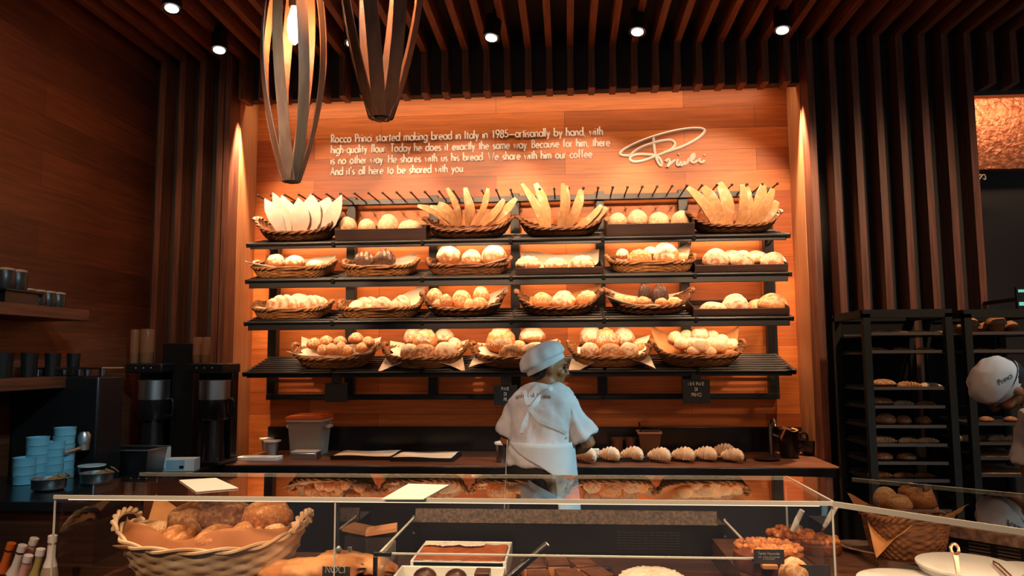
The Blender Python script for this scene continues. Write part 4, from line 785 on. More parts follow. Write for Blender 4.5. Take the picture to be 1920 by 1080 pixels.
# ---- big basket of rustic loaves
BIG = basket_proto('wicker_basket', .285, .17, .12, 2.2, .72, .04, WICKP, 8, 13, .045, .0075, .0065, 9)
Mb = MX.Translation((at(398, 1040, 2.28).x, 2.285, DZ+.002)); place_basket(BIG, Mb, 'big pale oval wicker basket of rustic loaves inside the case', None)
liner(Mb, .25, .14, .115, (.015, .0, .03, .105), 'brown kraft paper with one tall corner in the big basket', None, KRAFT, .55, 3)
def bread_at(kind, u, v, w, h, Y, label, group, rz=0, cat=None):
    p = at(u, v, Y); k = Y/FPX; me = bread(kind, (cnt[0]+1) % 3); zs = [q.co.z for q in me.vertices]; sz = h*k/(max(zs)-min(zs)); W = w*k
    return put_bread(kind, MX.Translation((p.x, Y, p.z+h*k/2-max(zs)*sz)), (W, W*.95, sz), label, group, rz)
BR['deep'] = bread_mat('deep_rustic_crust', '7a4526', '3a1f14', 'b08058', .2, .25, 11)
_k = [('rustic', 362, 975, 100, 74, 2.33, 'mottled brown loaf, left of the top three in the big basket'), ('rustic', 425, 965, 98, 62, 2.33, 'dark dusty loaf, middle of the top three in the big basket'), ('rustic', 503, 965, 92, 58, 2.31, 'golden mottled loaf, right of the top three in the big basket'), ('rustic', 408, 1015, 100, 62, 2.21, 'brown round loaf at the front middle of the big basket'), ('rustic', 335, 1012, 80, 56, 2.22, 'brown loaf behind the front paper of the big basket'), ('rustic', 462, 1010, 86, 60, 2.23, 'brown loaf at the front right of the big basket')]
for i, q in enumerate(_k):
    o = bread_at(*q, 'rustic loaves in the big basket', .4*i)
    if i in (0, 1): o.material_slots[0].link = 'OBJECT'; o.material_slots[0].material = BR['deep']
for u, v, w, h, Y, lab in ((262, 998, 44, 34, 2.3, 'small golden roll at the far left of the big basket'), (302, 992, 44, 30, 2.33, 'small golden roll beside the tall kraft corner'), (515, 995, 46, 30, 2.27, 'small golden roll at the right end of the big basket, larger one'), (543, 1003, 30, 24, 2.27, 'small golden roll tucked by the big basket right handle')): bread_at('groll', u, v, w, h, Y, lab, 'small rolls in the big basket')
def flap(u, v): x = -.265+.53*u; f = 1-(x+.06)**2*3; y = -.158*math.sqrt(max(.05, 1-abs(x/.285)**2.2))+.028*v+.012*sin(x*38)*v; return V((x, y-.006, .112+.035*(abs(x)/.28)**4+.05*v*(1+.35*sin(11*u))))
o = obj('paper_flap', B().grid(flap, 24, 8), mat('brown_kraft', 'a5683a', .75, 0, '8c5229', 5)); o.matrix_world = Mb; q = o.modifiers.new('s', 'SOLIDIFY'); q.thickness = .0012; tag(o, 'folded kraft paper standing along the front rim of the big basket', 'paper')
# ---- focaccia, card and boards left of the well
def foc(u, v):
    x = (u-.5); th = 2*PI*v; w = .055*(1-abs(2*x)**4)**.5+.002; return V((x*.32, cos(th)*w*1.3, sin(th)*w*(.75 if sin(th) > 0 else .3)))*(1+.10*noise.noise(V((x*14, cos(th)*2, sin(th)*2))))
p = at(585, 1078, 2.2); fo = tag(obj('filled_focaccia', B().grid(lambda u, v: foc(v, u), 24, 40, cu=True, cap=True), BR['rustic'], loc=(p.x, 2.2, 1.0), rot=(0, -.06, .12)), 'long knobbly golden focaccia loaf between basket and thin upright pane', 'bread')
p = at(668, 1050, 2.26); tag(obj('filled_focaccia', B().grid(lambda u, v: foc(v, u)*.8, 24, 40, cu=True, cap=True), BR['rustic'], loc=(p.x, 2.27, 1.005), rot=(0, .1, -.2)), 'shorter brown focaccia loaf behind the thin upright pane', 'bread')
for i, (uu, lab) in enumerate(((585, 'low wooden riser under the long focaccia'), (668, 'low wooden riser under the shorter focaccia'))):
    q = at(uu, 1078, 2.22); tag(obj('wooden_riser', B().box(-.13 if i == 0 else -.05, .13 if i == 0 else .05, -.05, .09, 0, .028), CABM, loc=(q.x, 2.22, DZ)), lab, 'board', 'wooden risers in the case')
def card(u0, u1, v0, v1, Y, lines_, lab, name='price_card', foot=True):
    a = at(u0, v1, Y); e_ = at(u1, v0, Y); w = (e_.x-a.x)/2; h = (e_.z-a.z); t = thing(name, lab, 'sign', ((a.x+e_.x)/2, Y, a.z), group='dark price cards in the case'); obj('card', B().box(-w, w, 0, .003, 0, h), mat('slate_card', '3a3438', .6), t)
    for i, (s, z, sz) in enumerate(lines_): b = B(); wd = min(text_width(s)*sz, w*1.8); text_mesh(b, s, sz, (-wd/2, -.001, z*h), (1, 0, 0), (0, 0, 1), sz*.05, wd, 4); obj('card_lettering', b, LETTER, t)
    if foot: obj('wooden_foot', B().box(-w*.5, w*.5, -.012, .015, -.012, 0), CABM if name == 'x' else mat('pale_foot', 'c98a5a', .5), t, bev=.002)
    return t
card(604, 656, 1063, 1092, 2.10, [('NOCI', .62, .018)], 'dark price card reading NOCI in front of the focaccia', foot=False)
card(1414, 1470, 1031, 1057, 2.088, [('Torta Nocciola', .66, .0065), ('con crema di nocciole', .45, .0042), ('e cioccolato', .32, .0042)], 'dark price card with small white writing before the hazelnut cake')
card(1497, 1556, 1060, 1090, 2.085, [], 'blank dark price card low at the corner pane of the case', foot=False)
p = atz(702, 998, 1.09); tag(obj('serving_board', B().box(-.05, .05, -.04, .04, 0, .012), mat('pale_board', 'c98c62', .6), loc=(p.x, 2.42, at(702, 996, 2.42).z), rot=(0, -.12, .2)), 'small pale board lying behind the thin upright pane', 'board')
tag(obj('board_stand', B().box(-.045, .045, -.035, .035, 0, at(702, 996, 2.42).z-DZ-.012), DARKBOARD, loc=(p.x, 2.42, DZ)), 'dark block holding up the small pale board', 'stand')
# ---- trays in the well
def rect_tray(x0, x1, y0, y1, z, h, m, lab, name, cat='tray', grp=None):
    t = thing(name, lab, cat, ((x0+x1)/2, (y0+y1)/2, z), group=grp); w = (x1-x0)/2; d = (y1-y0)/2; q = .008
    obj('dish', B().box(-w, w, -d, d, 0, .006).box(-w, w, -d, -d+q, .006, h).box(-w, w, d-q, d, .006, h).box(-w, -w+q, -d+q, d-q, .006, h).box(w-q, w, -d+q, d-q, .006, h), m, t, bev=.004); return t
a = at(768, 1055, 2.27); e_ = at(962, 1024, 2.5)
tx0, tx1 = at(771, 1050, 2.3).x, at(950, 1050, 2.3).x
rect_tray(tx0, tx1, 2.285, 2.53, DZ+.0, .062, WHITEP, 'deep white tray of cocoa tiramisu in the well', 'white_tray', grp='white trays in the well')
COCOA = mat('cocoa', 'b8602c', .85, 0, '98481c', 30, bs=.2)
t = thing('tiramisu', 'flat brown cocoa-dusted tiramisu filling the deep white tray', 'cake', ((tx0+tx1)/2, 2.39, DZ+.007)); w = (tx1-tx0)/2-.010; obj('cocoa_top', B().grid(lambda u, v: V((-w+2*w*u, -.105+.20*v, .055+.003*noise.noise(V((u*9, v*7, 0))))), 30, 20).box(-w, w, -.105, .095, 0, .05), COCOA, t)
obj('cream_edge', B().grid(lambda u, v: V((-w+1.45*w*u, .052+.048*v+.008*sin(u*14), .061+.005*noise.noise(V((u*20, v*3, 1))))), 30, 6), mat('cream', 'f6e6d8', .6), t)
px0, px1 = at(742, 1070, 2.2).x, at(944, 1070, 2.2).x
rect_tray(px0, px1, 2.135, 2.275, DZ, .05, WHITEP, 'white tray of dark chocolate cakes at the front of the well', 'white_tray', grp='white trays in the well')
CHOC = mat('chocolate', '3d1d12', .35, 0, '5a2c18', 20, bs=.4)
for i, (u, w, h) in enumerate(((797, .036, .052), (855, .034, .05), (905, .022, .05))):
    bx = at(u, 1066, 2.2).x; b = B().ell((0, 0, h*.5), (w, .03, h*.55), 16) if i < 2 else B().box(-w, w, -.028, .028, 0, h); tag(obj('chocolate_cake', b, CHOC, loc=(bx, 2.2, DZ+.01), bev=.004 if i == 2 else 0), ['glossy dark chocolate dome cake, left one in the front white tray', 'glossy dark chocolate dome cake, right one in the front white tray', 'square dark chocolate piece beside two domes in the white tray'][i], 'cake', 'chocolate cakes in the front tray')
rect_tray(at(985, 1060, 2.3).x, at(1150, 1060, 2.3).x, 2.15, 2.40, DZ, .02, BLACK, 'dark tray of cut cake bars in the well', 'dark_tray')
BARC = mat('cake_bar_top', '7a4424', .6, 0, '552c16', 20); BARS = mat('cake_bar_side', 'c8824a', .7, 0, 'a8622f', 30)
for i, (u, Y, rz, dz) in enumerate(((1000, 2.33, .2, 0), (1045, 2.36, .15, 0), (1092, 2.35, .35, 0), (1010, 2.21, .1, 0), (1065, 2.23, .2, 0), (1118, 2.25, .4, 0))):
    x = at(u, 1060, Y).x; t = thing('cake_bar', f"brown cake bar, {['left', 'middle', 'right'][i % 3]} of the {'back' if i < 3 else 'front'} row on the dark tray", 'cake', (x, Y, DZ+.007), (0, 0, rz), 'cake bars on the dark tray'); obj('sponge', B().box(-.034, .034, -.045, .045, 0, .034), BARS, t, bev=.003); obj('glaze', B().box(-.034, .034, -.045, .045, .034, .042), BARC, t, bev=.003)
x = at(1222, 1080, 2.25).x; t = thing('cream_cake', 'round white shaggy cream cake low in the well', 'cake', (x, 2.25, DZ)); obj('plate', B().lathe([(.06, 0), (.115, .006), (.115, .010)], 32), STEELD, t)
obj('cream_top', B().grid(lambda u, v: V((.10*cos(2*PI*u)*cos(PI/2*v), .10*sin(2*PI*u)*cos(PI/2*v), .012+.040*sin(PI/2*v)**.6))*(1+.09*noise.noise(V((cos(2*PI*u)*7, sin(2*PI*u)*7, v*9)))), 60, 16, cu=True), mat('meringue', 'f7eade', .7, 0, 'ecd0b8', 40, bs=.3), t)
a = at(1027, 1020, 2.16); e_ = at(948, 1088, 2.10); t = thing('serving_tongs', 'dark rod-handled server leaning across the well front', 'utensil', e_); d = a-e_; obj('handle', B().tube([V((0, 0, 0)), d*.97], .011, 10), BLACKG, t); obj('steel_tip', B().tube([d*.97, d], [.010, .008], 10), STEEL, t)
# ---- hazelnut cakes in the corner
NUT = mat('hazelnut', 'd08a54', .5, 0, 'a85f30', 30); NUTB = mat('nut_base', '8a4520', .6, 0, '5a2a14', 14, bs=.3); CARA = mat('caramel', 'c47230', .3, 0, '8a4418', 20, bs=.4)
def nutcake(u, v, Y, R, h, n, lab, z0, nm=NUT, ns=.008, pile=0, plate=True):
    x = at(u, v, Y).x; t = thing('hazelnut_cake', lab, 'cake', (x, Y, z0)); obj('cake_base', B().lathe([(R*.95, 0), (R, .01), (R*.98, h*.8), (R*.8, h)], 32), NUTB, t); b = B()
    for i in range(n):
        r = R*.92*math.sqrt(rnd.random()); a_ = rnd.random()*2*PI; s = ns*rnd.uniform(.8, 1.25); hh = h+s*.4+pile*(1-(r/R)**2)*rnd.random()
        b.ell((r*cos(a_), r*sin(a_), hh), (s, s*rnd.uniform(.75, 1), s*.9), 8)
    o = obj('nut_topping', b, nm, t); o['kind'] = 'stuff'; return t
nutcake(1440, 1030, 2.205, .097, .058, 160, 'round chocolate cake covered in whole hazelnuts at the case corner', 1.031)
nutcake(1474, 995, 2.43, .055, .04, 60, 'small cake heaped with caramel nut chunks behind the hazelnut cake', 1.031, CARA, .011, .02)
nutcake(1533, 1005, 2.40, .068, .032, 70, 'nut-topped tart standing right of the corner pane', 1.032, CARA, .009, .008)
def server(u0, v0, u1, v1, Y, lab):
    a = at(u1, v1, Y); d = at(u0, v0, Y-.03)-a; t = thing('cake_server', lab, 'utensil', a, group='white handled cake servers'); obj('handle', B().tube([d*.18, d*.6, d], [.006, .009, .008], 10), WHITEP, t); obj('blade', B().tube([V((0, 0, 0)), d*.2], [.003, .005], 6), STEEL, t)
server(1504, 957, 1481, 1003, 2.38, 'white handled cake server stuck in the caramel nut cake'); server(1567, 950, 1541, 996, 2.40, 'white handled cake server stuck in the nut-topped tart')
o = bread_at('gold', 1488, 1072, 54, 50, 2.11, 'golden glazed bun below the small price card at the corner', None)
# ---- right-hand case contents
Tb = basket_proto('tall_basket', .112, .09, .115, 3, .78, .0, WICKD, 12, 24, 0, .007); xb = at(1698, 1000, 2.32).x
Mt = MX.Translation((xb, 2.32, 1.045)); tag(obj('wooden_riser', B().box(-.12, .12, -.10, .10, 0, .0135), CABM, loc=(xb, 2.32, RD+.001)), 'thin wooden riser under the tall bread basket', 'board', 'wooden risers in the case')
place_basket(Tb, Mt, 'tall rectangular wicker basket with kraft paper in the angled case', None)
liner(Mt, .118, .094, .115, (-.09, .05, .06, .045), 'kraft paper spilling over the tall wicker basket', None, KRAFT, .6, 11)
for i, (u, v, w, h, Y, kd) in enumerate(((1660, 932, 42, 36, 2.36, 'gold'), (1708, 925, 44, 36, 2.37, 'rustic'), (1686, 942, 44, 30, 2.28, 'gcut'), (1730, 940, 46, 30, 2.30, 'rustic'))): bread_at(kd, u, v, w, h, Y, ['golden round loaf, left of the back pair in the tall basket', 'rustic brown loaf, tallest in the tall basket', 'split golden loaf at the front middle of the tall basket', 'rustic brown loaf at the right of the tall basket'][i], 'loaves in the tall basket')
PLT = B().lathe([(.05, 0), (.09, .006), (.135, .02), (.137, .024), (.09, .012), (.0, .010)], 48, cap=False).mesh('plate'); PLT.materials.append(WHITEP)
for (u, v, z, s, lab) in ((1815, 1058, 1.080, 1.0, 'large round white lid plate with a pierced spoon handle above it'), (1702, 1090, 1.050, .98, 'large round white plate at the bottom edge before the pierced spoon'), (1945, 1075, 1.06, .95, 'large round white plate cut by the frame edge')):
    p = atz(u, v, z); t = thing('white_dish', lab, 'dish', (p.x, p.y, RD), group='white dishes in the angled case'); obj('bowl_wall', B().lathe([(.07*s, 0), (.115*s, z-RD-.02), (.12*s, z-RD-.006)], 40), WHITEP, t); obj('lid', B().lathe([(.124*s, z-RD-.006), (.124*s, z-RD), (.10*s, z-RD+.004), (.0, z-RD+.006)], 40, cap=False), WHITEP, t)
p = atz(1797, 1076, 1.088); a = at(1789, 1022, p.y+.02); d = a-p; t = thing('serving_spoon', 'pinkish metal spoon handle with a round hole standing over the plates', 'utensil', p); COPS = mat('rose_metal', 'd9a48c', .25, .9)
sd = V((1, 0, 0)); b = B().ribbon([V((0, 0, 0)), d*.4, d*.72], [.010, .010, .013], .004, lambda i: sd); ring = [d*.86+sd*(.0095*cos(2*PI*i/16))+d.normalized()*(.0125*sin(2*PI*i/16)) for i in range(16)]; b.tube(ring, .0042, 6, closed=True); obj('handle', b, COPS, t)
p = atz(1893, 1082, 1.09); a = atz(1862, 1052, 1.094); d = a-p; t = thing('serving_spoon', 'pinkish metal looped handle lying across the white plate', 'utensil', p); n_ = d.cross(V((0, 0, 1))).normalized(); b = B().tube([d*.0+n_*.006, d*.8+n_*.006, d+V((0, 0, .0)), d*.8-n_*.006, d*.0-n_*.006], .0025, 6); obj('handle', b, COPS, t)
p = atz(1655, 1040, RD); t = thing('oval_tray', 'oval polished steel tray beside the tall basket', 'tray', p, (0, 0, -.7)); obj('tray_shell', B().lathe([(.09, .002), (.13, .016), (.134, .016), (.13, .020), (.09, .006), (.0, .005)], 40, cap=False, m=MX.Diagonal((1, .55, 1, 1))), mat('rosy_steel', 'd8b8a8', .25, .8), t)
p = atz(1712, 1026, RD); t = thing('glass_jar', 'small clear glass dish of pale sweets beside the grille', 'jar', p); obj('jar_glass', B().lathe([(.03, 0), (.034, .05), (.036, .05)], 20), CLEARP, t)
for i in range(6): tag(obj('wrapped_sweet', B().ell((0, 0, 0), (.012, .009, .008), 10), PAPERW, loc=p+V((.014*cos(i*1.05), .014*sin(i*1.05), .012+.012*(i % 2)))), f"pale sweet, {ordn(i, 6)} around the small clear glass dish", 'sweet', 'pale sweets in the glass dish')
# ---- bottles at the lower left corner
t = thing('bottle_bin', 'dark wooden bin holding bottles at the bottom corner', 'bin', (-1.75, 2.42, 0)); obj('bin_body', B().box(-.24, .24, -.16, .16, 0, .80).box(-.24, .24, -.16, -.148, .8, .90).box(-.24, .24, .148, .16, .8, .90), CABM, t)
GB_ = mat('bottle_glass', '4a3a2c', .12, 0); GB2 = mat('pale_bottle_glass', 'a89a82', .12, 0); LBLS = [mat('label_white', 'e6dfe0', .5), mat('label_pink', 'd9a0a0', .5), mat('label_olive', 'a89a58', .5), mat('label_orange', 'e0702c', .5)]
for i, (u, v, tilt, li, nk, lab) in enumerate(((22, 1018, .30, 3, 0, 'dark bottle with an orange neck label, leftmost in the bin'), (43, 1022, .30, 0, 0, 'dark bottle with a white neck label, second in the bin'), (65, 1009, .30, 1, 1, 'bottle with a pink and white label, tallest of the leaning ones'), (54, 1041, .30, 1, 1, 'amber bottle with a pink label, nearest of the leaning ones'), (77, 1029, .22, 2, 1, 'bottle with an olive and blue label, beside the upright bottle'), (99, 1004, .04, 0, 1, 'tall upright clear bottle with a white label beside the glass case'))):
    Y = 2.40+(.05 if i in (0, 2) else -.03 if i == 3 else 0); p = at(u, v, Y); Hh = .30; R = MX.Rotation(tilt, 4, 'Y'); t = thing('bottle', lab, 'bottle', group='bottles in the corner bin'); t.matrix_world = MX.Translation(p) @ R @ MX.Translation((0, 0, -Hh))
    obj('glass_body', B().lathe([(.026, 0), (.028, .01), (.028, .16), (.024, .19), (.0125, .23), (.0115, .285), (.0125, .287)], 18), GB2 if nk else GB_, t); obj('neck_label', B().lathe([(.0215, .20), (.0131, .23), (.0124, .27)], 18), LBLS[li], t); obj('body_label', B().lathe([(.0287, .05), (.0287, .14)], 18), LBLS[li], t); obj('cap', B().lathe([(.014, .278), (.0142, .30), (.010, .302)], 14), LBLS[0] if li != 3 else LBLS[3], t)
# ------------------------------------------------------------ baking racks
RACKM = mat('teal_black_paint', '0c1213', .8); TRAYM = mat('tray_metal', '5a5452', .5, .4)
def rack(u0, u1, Y, dep, lab, nst, uv, group):
    x0 = at(u0, 700, Y).x; x1 = at(u1, 700, Y).x; zt = at((u0+u1)/2, 588, Y).z; t = thing('baking_rack', lab, 'rack', ((x0+x1)/2, Y+dep/2, 0), group='tall baking racks'); L = V(((x0+x1)/2, Y+dep/2, 0)); p = lambda nm, b, m=RACKM, **k: pt(nm, b, m, t, L, **k)
    for x in (x0, x1):
        for y in (Y, Y+dep): p('post', B().box(x-.018, x+.018, y-.018, y+.018, .08, zt)); p('caster', B().lathe([(.035, 0), (.035, .07)], 12, (x, y, 0)), BLACK)
    p('top_frame', B().box(x0-.018, x1+.018, Y-.018, Y+.018, zt-.02, zt+.022).box(x0-.018, x1+.018, Y+dep-.018, Y+dep+.018, zt-.02, zt+.022).box(x0-.018, x0+.018, Y, Y+dep, zt-.02, zt+.022).box(x1-.018, x1+.018, Y, Y+dep, zt-.02, zt+.022))
    p('back_panel', B().box(x0+.018, x1-.018, Y+dep+.002, Y+dep+.010, .1, zt-.02), mat('rack_shade', '121111', .9))  # shade behind the trays, put in as a dark sheet
    for v in uv:
        z = at((u0+u1)/2, v, Y).z
        for x in (x0+.02, x1-.02): p('runner', B().box(x-.008, x+.008, Y, Y+dep, z-.012, z-.007))
    return x0, x1
R0 = rack(1628, 1782, 4.0, .42, 'tall dark baking rack of pastries nearest the counter end', 8, (626, 660, 729, 764, 801, 836, 870, 903), None)
R1 = rack(1818, 1972, 3.97, .42, 'tall dark baking rack of muffins and pastries at the frame edge', 8, (625, 659, 761, 796, 833, 861, 893), None)
def rtray(R, ue, v, Y, lab, sheet=None):
    x0, x1 = R[0]+.03, R[1]-.03; z = at(ue, v, Y).z-.006; t = thing('rack_tray', lab, 'tray', ((x0+x1)/2, Y+.21, z), group='metal trays in the racks'); w = (x1-x0)/2; obj('pan', B().box(-w, w, -.20, .20, 0, .006).box(-w, w, -.20, -.19, .006, .016).box(-w, w, .19, .2, .006, .016), TRAYM, t)
    if sheet: obj('flat_dough', B().grid(lambda a, c: V((-w+.02+(2*w-.04)*a, -.17+.34*c, .010+.010*(1-abs(2*a-1)**6)*(1-abs(2*c-1)**6)+.003*noise.noise(V((a*9, c*9, 2))))), 20, 12), BR['gold'], t)
    return z+.007
nmz = ['top', 'second', 'third', 'fourth', 'fifth', 'sixth', 'seventh', 'lowest']
def rfill(R, side, ue, i, v, Y, items, what, sheet=None):
    rn = f"{nmz[i]} tray of the {side} baking rack"; z = rtray(R, ue, v, Y, f"metal tray of {what}, {nmz[i]} in the {side} baking rack", sheet)
    for j, (kind, u, w, dy, hs) in enumerate(items):
        YY = Y+dy; p = at(u, v, YY); W = w*YY/FPX; rz = (-.8 if 'crois' in kind else rnd.random()); s = W*hs
        put_bread(kind, MX.Translation((p.x, YY, z+(.0 if 'crois' in kind or kind == 'muffin' else .25*s))), (W, W, s), f"{dict(crois='pale croissant', croisd='dark croissant', muffin='brown muffin', gold='flat golden bun', glong='long golden loaf', sq='tall brown cake', roll='round bun')[kind]}, {ordn(j, len(items))}, on the {rn}", f"pastries on the {rn}")
Lr = (R0, 'first', 1710); Rr = (R1, 'second', 1890)
rfill(*Lr, 0, 626, 4.0, [('gold', 1650, 34, .12, .3), ('gold', 1686, 36, .10, .3), ('gold', 1722, 36, .12, .3), ('gold', 1755, 30, .12, .3)], 'flat golden buns')
rfill(*Lr, 1, 660, 4.0, [('croisd', 1645, 34, .12, .8), ('croisd', 1690, 32, .12, .8), ('croisd', 1735, 32, .12, .8)], 'dark croissants')
rfill(*Lr, 2, 729, 4.0, [('glong', 1656, 44, .12, .6), ('croisd', 1704, 40, .12, .9), ('crois', 1744, 36, .12, .8)], 'a long loaf and croissants')
rfill(*Lr, 3, 764, 4.0, [('glong', 1652, 42, .12, .6), ('crois', 1694, 34, .12, .9), ('croisd', 1736, 30, .12, .9)], 'croissants and a loaf')
rfill(*Lr, 4, 801, 4.0, [('sq', 1662, 34, .12, .9), ('sq', 1694, 28, .12, .9), ('sq', 1732, 26, .12, .9)], 'tall brown cakes')
rfill(*Lr, 5, 836, 4.0, [('crois', 1656, 42, .12, .9), ('crois', 1704, 34, .12, .9), ('crois', 1740, 34, .12, .9)], 'pale croissants')
rfill(*Lr, 6, 870, 4.0, [('roll', 1655, 36, .12, .6), ('roll', 1700, 34, .12, .6)], 'dark buns')
rfill(*Lr, 7, 903, 4.0, [('croisd', 1650, 40, .12, .9), ('croisd', 1695, 34, .12, .9), ('croisd', 1733, 32, .12, .9)], 'dark croissants low down')
rfill(*Rr, 0, 625, 3.97, [('muffin', 1800, 20, .12, 1.0), ('muffin', 1820, 32, .10, 1.05), ('muffin', 1845, 24, .16, 1.0), ('muffin', 1869, 34, .10, 1.15), ('muffin', 1896, 26, .12, 1.0)], 'brown muffins')
rfill(*Rr, 1, 659, 3.97, [('croisd', 1842, 26, .12, .8), ('croisd', 1880, 26, .12, .8)], 'small dark pastries')
rfill(*Rr, 3, 796, 3.97, [('roll', 1850, 24, .12, .6), ('roll', 1895, 24, .12, .6)], 'dark round buns')
rfill(*Rr, 4, 833, 3.97, [('crois', 1815, 34, .12, 1.0), ('croisd', 1840, 28, .14, 1.0), ('crois', 1872, 34, .12, 1.0), ('crois', 1905, 36, .12, 1.0)], 'golden croissants')
rfill(*Rr, 5, 861, 3.97, [], 'flat dough sheets, upper one', 1); rfill(*Rr, 6, 893, 3.97, [], 'flat dough sheets, lower one', 1)
p = at(1914, 558, 4.3); t = thing('till_screen', 'small lit screen at the far frame edge above the rack', 'screen', p); obj('screen_frame', B().box(-.02, .15, 0, .02, -.06, .06), BLACK, t); obj('lit_panel', B().box(-.012, .14, -.002, 0, .03, .045).box(-.012, .14, -.002, 0, -.045, -.025), mat('screen_glow', '66c8c0', .4, emit='66c8c0', es=.7), t); obj('bracket', B().box(.04, .07, .02, .45, -.01, .01), BLACK, t)
# ------------------------------------------------------------ ceiling lights and pendants
LENS = emit_mat('spot_lens', 'fff0e0', 5)
SPOTS = []
for i, (u, v, z) in enumerate(((322, 17, 3.58), (411, 95, 3.58), (661, 82, 3.58), (921, 72, 3.58), (1195, 61, 3.58), (1467, 58, 3.58))):
    p = atz(u, v, z); SPOTS.append(p); t = thing('ceiling_spotlight', f"black cylinder ceiling spotlight, {['nearest the walnut wall', 'second beyond the nearest, by the slat corner', 'behind the second hanging lamp', 'above the middle of the lettering', 'above the signature', 'above the lit niche edge'][i]}", 'spotlight', p, (-.22, .10*(1 if i > 2 else -1), 0), 'black ceiling spotlights')
    obj('can', B().lathe([(.047, .003), (.052, .0), (.052, .15), (.045, .155)], 24), BLACK, t); obj('lens', B().lathe([(.036, .001), (.036, .005)], 20), LENS, t); obj('stem', B().tube([(0, 0, .15), (0, 0, .21)], .012, 8), BLACK, t)
STRIP = wood('bent_wood_strip', 'a87250', '85553a', (20, 20, 3), .5)
def pendant(u, Y, zb, Hh, R, rb, turn, lab, n=9, bulbz=None):
    x = at(u, 300, Y).x if False else at(u, 340 if Y > 2.3 else 222, Y).x; t = thing('pendant_lamp', lab, 'lamp', (x, Y, zb), group='bent wood strip pendant lamps')
    def r(q): return rb+(R-rb)*sin(PI*min(1, max(0, q)))**.9
    for k in range(n):
        pts = []; wd = []
        for i in range(25):
            q = i/24; a = 2*PI*k/n+turn*(q-.2); pts.append(V((r(q)*cos(a), r(q)*sin(a), Hh*q))); wd.append(.040)
        f = lambda i, k=k: V((-sin(2*PI*k/n+turn*(i/24-.2)), cos(2*PI*k/n+turn*(i/24-.2)), 0))
        s = obj('wood_strip', B().ribbon(pts, wd, .004, f), STRIP, t); q0 = pts[0]; d = V((q0.x, q0.y, 0)).normalized()
        obj('bolt', B().ell(q0+V((0, 0, .03))+d*.004, (.005, .005, .005), 8), BLACK, s)
    obj('end_ring', B().lathe([(rb*.55, .0), (rb*.95, .01), (rb*.95, .03), (rb*.55, .035)], 20), BLACK, t)
    bz = bulbz-zb; obj('cord', B().tube([(0, 0, bz+.16), (0, 0, 3.85-zb)], .005, 6), BLACK, t); obj('socket', B().lathe([(.02, bz+.075), (.024, bz+.08), (.024, bz+.16), (.008, bz+.17)], 16), BLACK, t)
    obj('bulb', B().lathe([(.004, bz-.07), (.02, bz-.05), (.028, bz-.01), (.026, bz+.03), (.014, bz+.075)], 16), emit_mat('bulb_glow', 'ffc080', 40), t)
    return V((x, Y, bulbz))
PB = [pendant(546, 2.6, at(545, 341, 2.6).z, 1.02, .118, .026, -.5, 'long bent wood strip pendant lamp with its bulb showing', 8, at(557, 50, 2.6).z), pendant(714, 2.03, at(713, 222, 2.03).z, 1.02, .125, .028, -.5, 'bent wood strip pendant lamp hanging nearer, cut by the top frame', 8, 2.83)]
# ------------------------------------------------------------ people
def frame_m(o, fwd, up):
    f = V(fwd).normalized(); u = V(up); u = (u-f*u.dot(f)).normalized(); r = f.cross(u)
    return MX(((r.x, f.x, u.x, o[0]), (r.y, f.y, u.y, o[1]), (r.z, f.z, u.z, o[2]), (0, 0, 0, 1)))
def torso(b, secs, k=1.0, add=0, n=28):
    # secs: centre, right vector, forward vector, half width, half depth
    def fn(u, v):
        q = v*(len(secs)-1); i = min(int(q), len(secs)-2); f = q-i; A, D = secs[i], secs[i+1]; th = 2*PI*u
        g = lambda j: V(A[j])*(1-f)+V(D[j])*f; h = lambda j: A[j]*(1-f)+D[j]*f; s = sup(1, 1, 2.4, th)
        return g(0)+g(1)*(s.x*(h(3)*k+add))+g(2)*(s.y*(h(4)*k+add))
    return b.grid(fn, n, (len(secs)-1)*6+1, cu=True, cap=True)
def head_geo(b, H):
    E = lambda c, r, n=16: b.add(*_ellm(H, c, r, n))
    E((0, -.012, .02), (.076, .096, .098), 24); E((0, .03, -.05), (.056, .062, .062), 20); E((0, .072, -.088), (.022, .020, .017)); E((0, .082, -.047), (.024, .014, .008)); E((0, .081, -.060), (.021, .014, .009)); E((0, .078, .035), (.055, .02, .014))
    b.add(*_tubem(H, [(0, .086, .026), (0, .098, .002), (0, .112, -.020), (0, .09, -.03)], [.008, .010, .014, .010]))
    for s in (-1, 1):
        E((s*.042, .062, -.02), (.026, .026, .026)); E((s*.011, .097, -.024), (.009, .010, .008)); E((s*.078, -.006, -.002), (.009, .021, .030)); E((s*.081, -.012, .008), (.008, .016, .018)); E((s*.077, .002, -.026), (.007, .010, .012))
def _ellm(H, c, r, n):
    q = B().ell(c, r, n); return [H @ V(p) for p in q.v], q.f
def _tubem(H, pts, rs, n=10):
    q = B().tube(pts, rs, n); return [H @ V(p) for p in q.v], q.f
def hand(b, W, fwd, up, s=1.0, side=1, curl=.5):
    H = frame_m(W, fwd, up); b.add(*_ellm(H, (0, .045*s, 0), (.038*s, .052*s, .016*s), 16))
    for k, (x, l) in enumerate(((-.029, .062), (-.010, .074), (.010, .070), (.028, .056))):
        p = [V((x*s, .085*s, 0))]; a = .15
        for seg in (.42, .33, .25): a += curl*.6; p.append(p[-1]+V((x*.10, cos(a), -sin(a)))*(l*seg*s))
        b.add(*_tubem(H, p, [.0095*s, .009*s, .0085*s, .0075*s], 8))
    b.add(*_tubem(H, [(side*-.03*s, .02*s, 0), (side*-.052*s, .045*s, -.008*s), (side*-.056*s, .075*s, -.016*s)], [.013*s, .011*s, .009*s], 8))
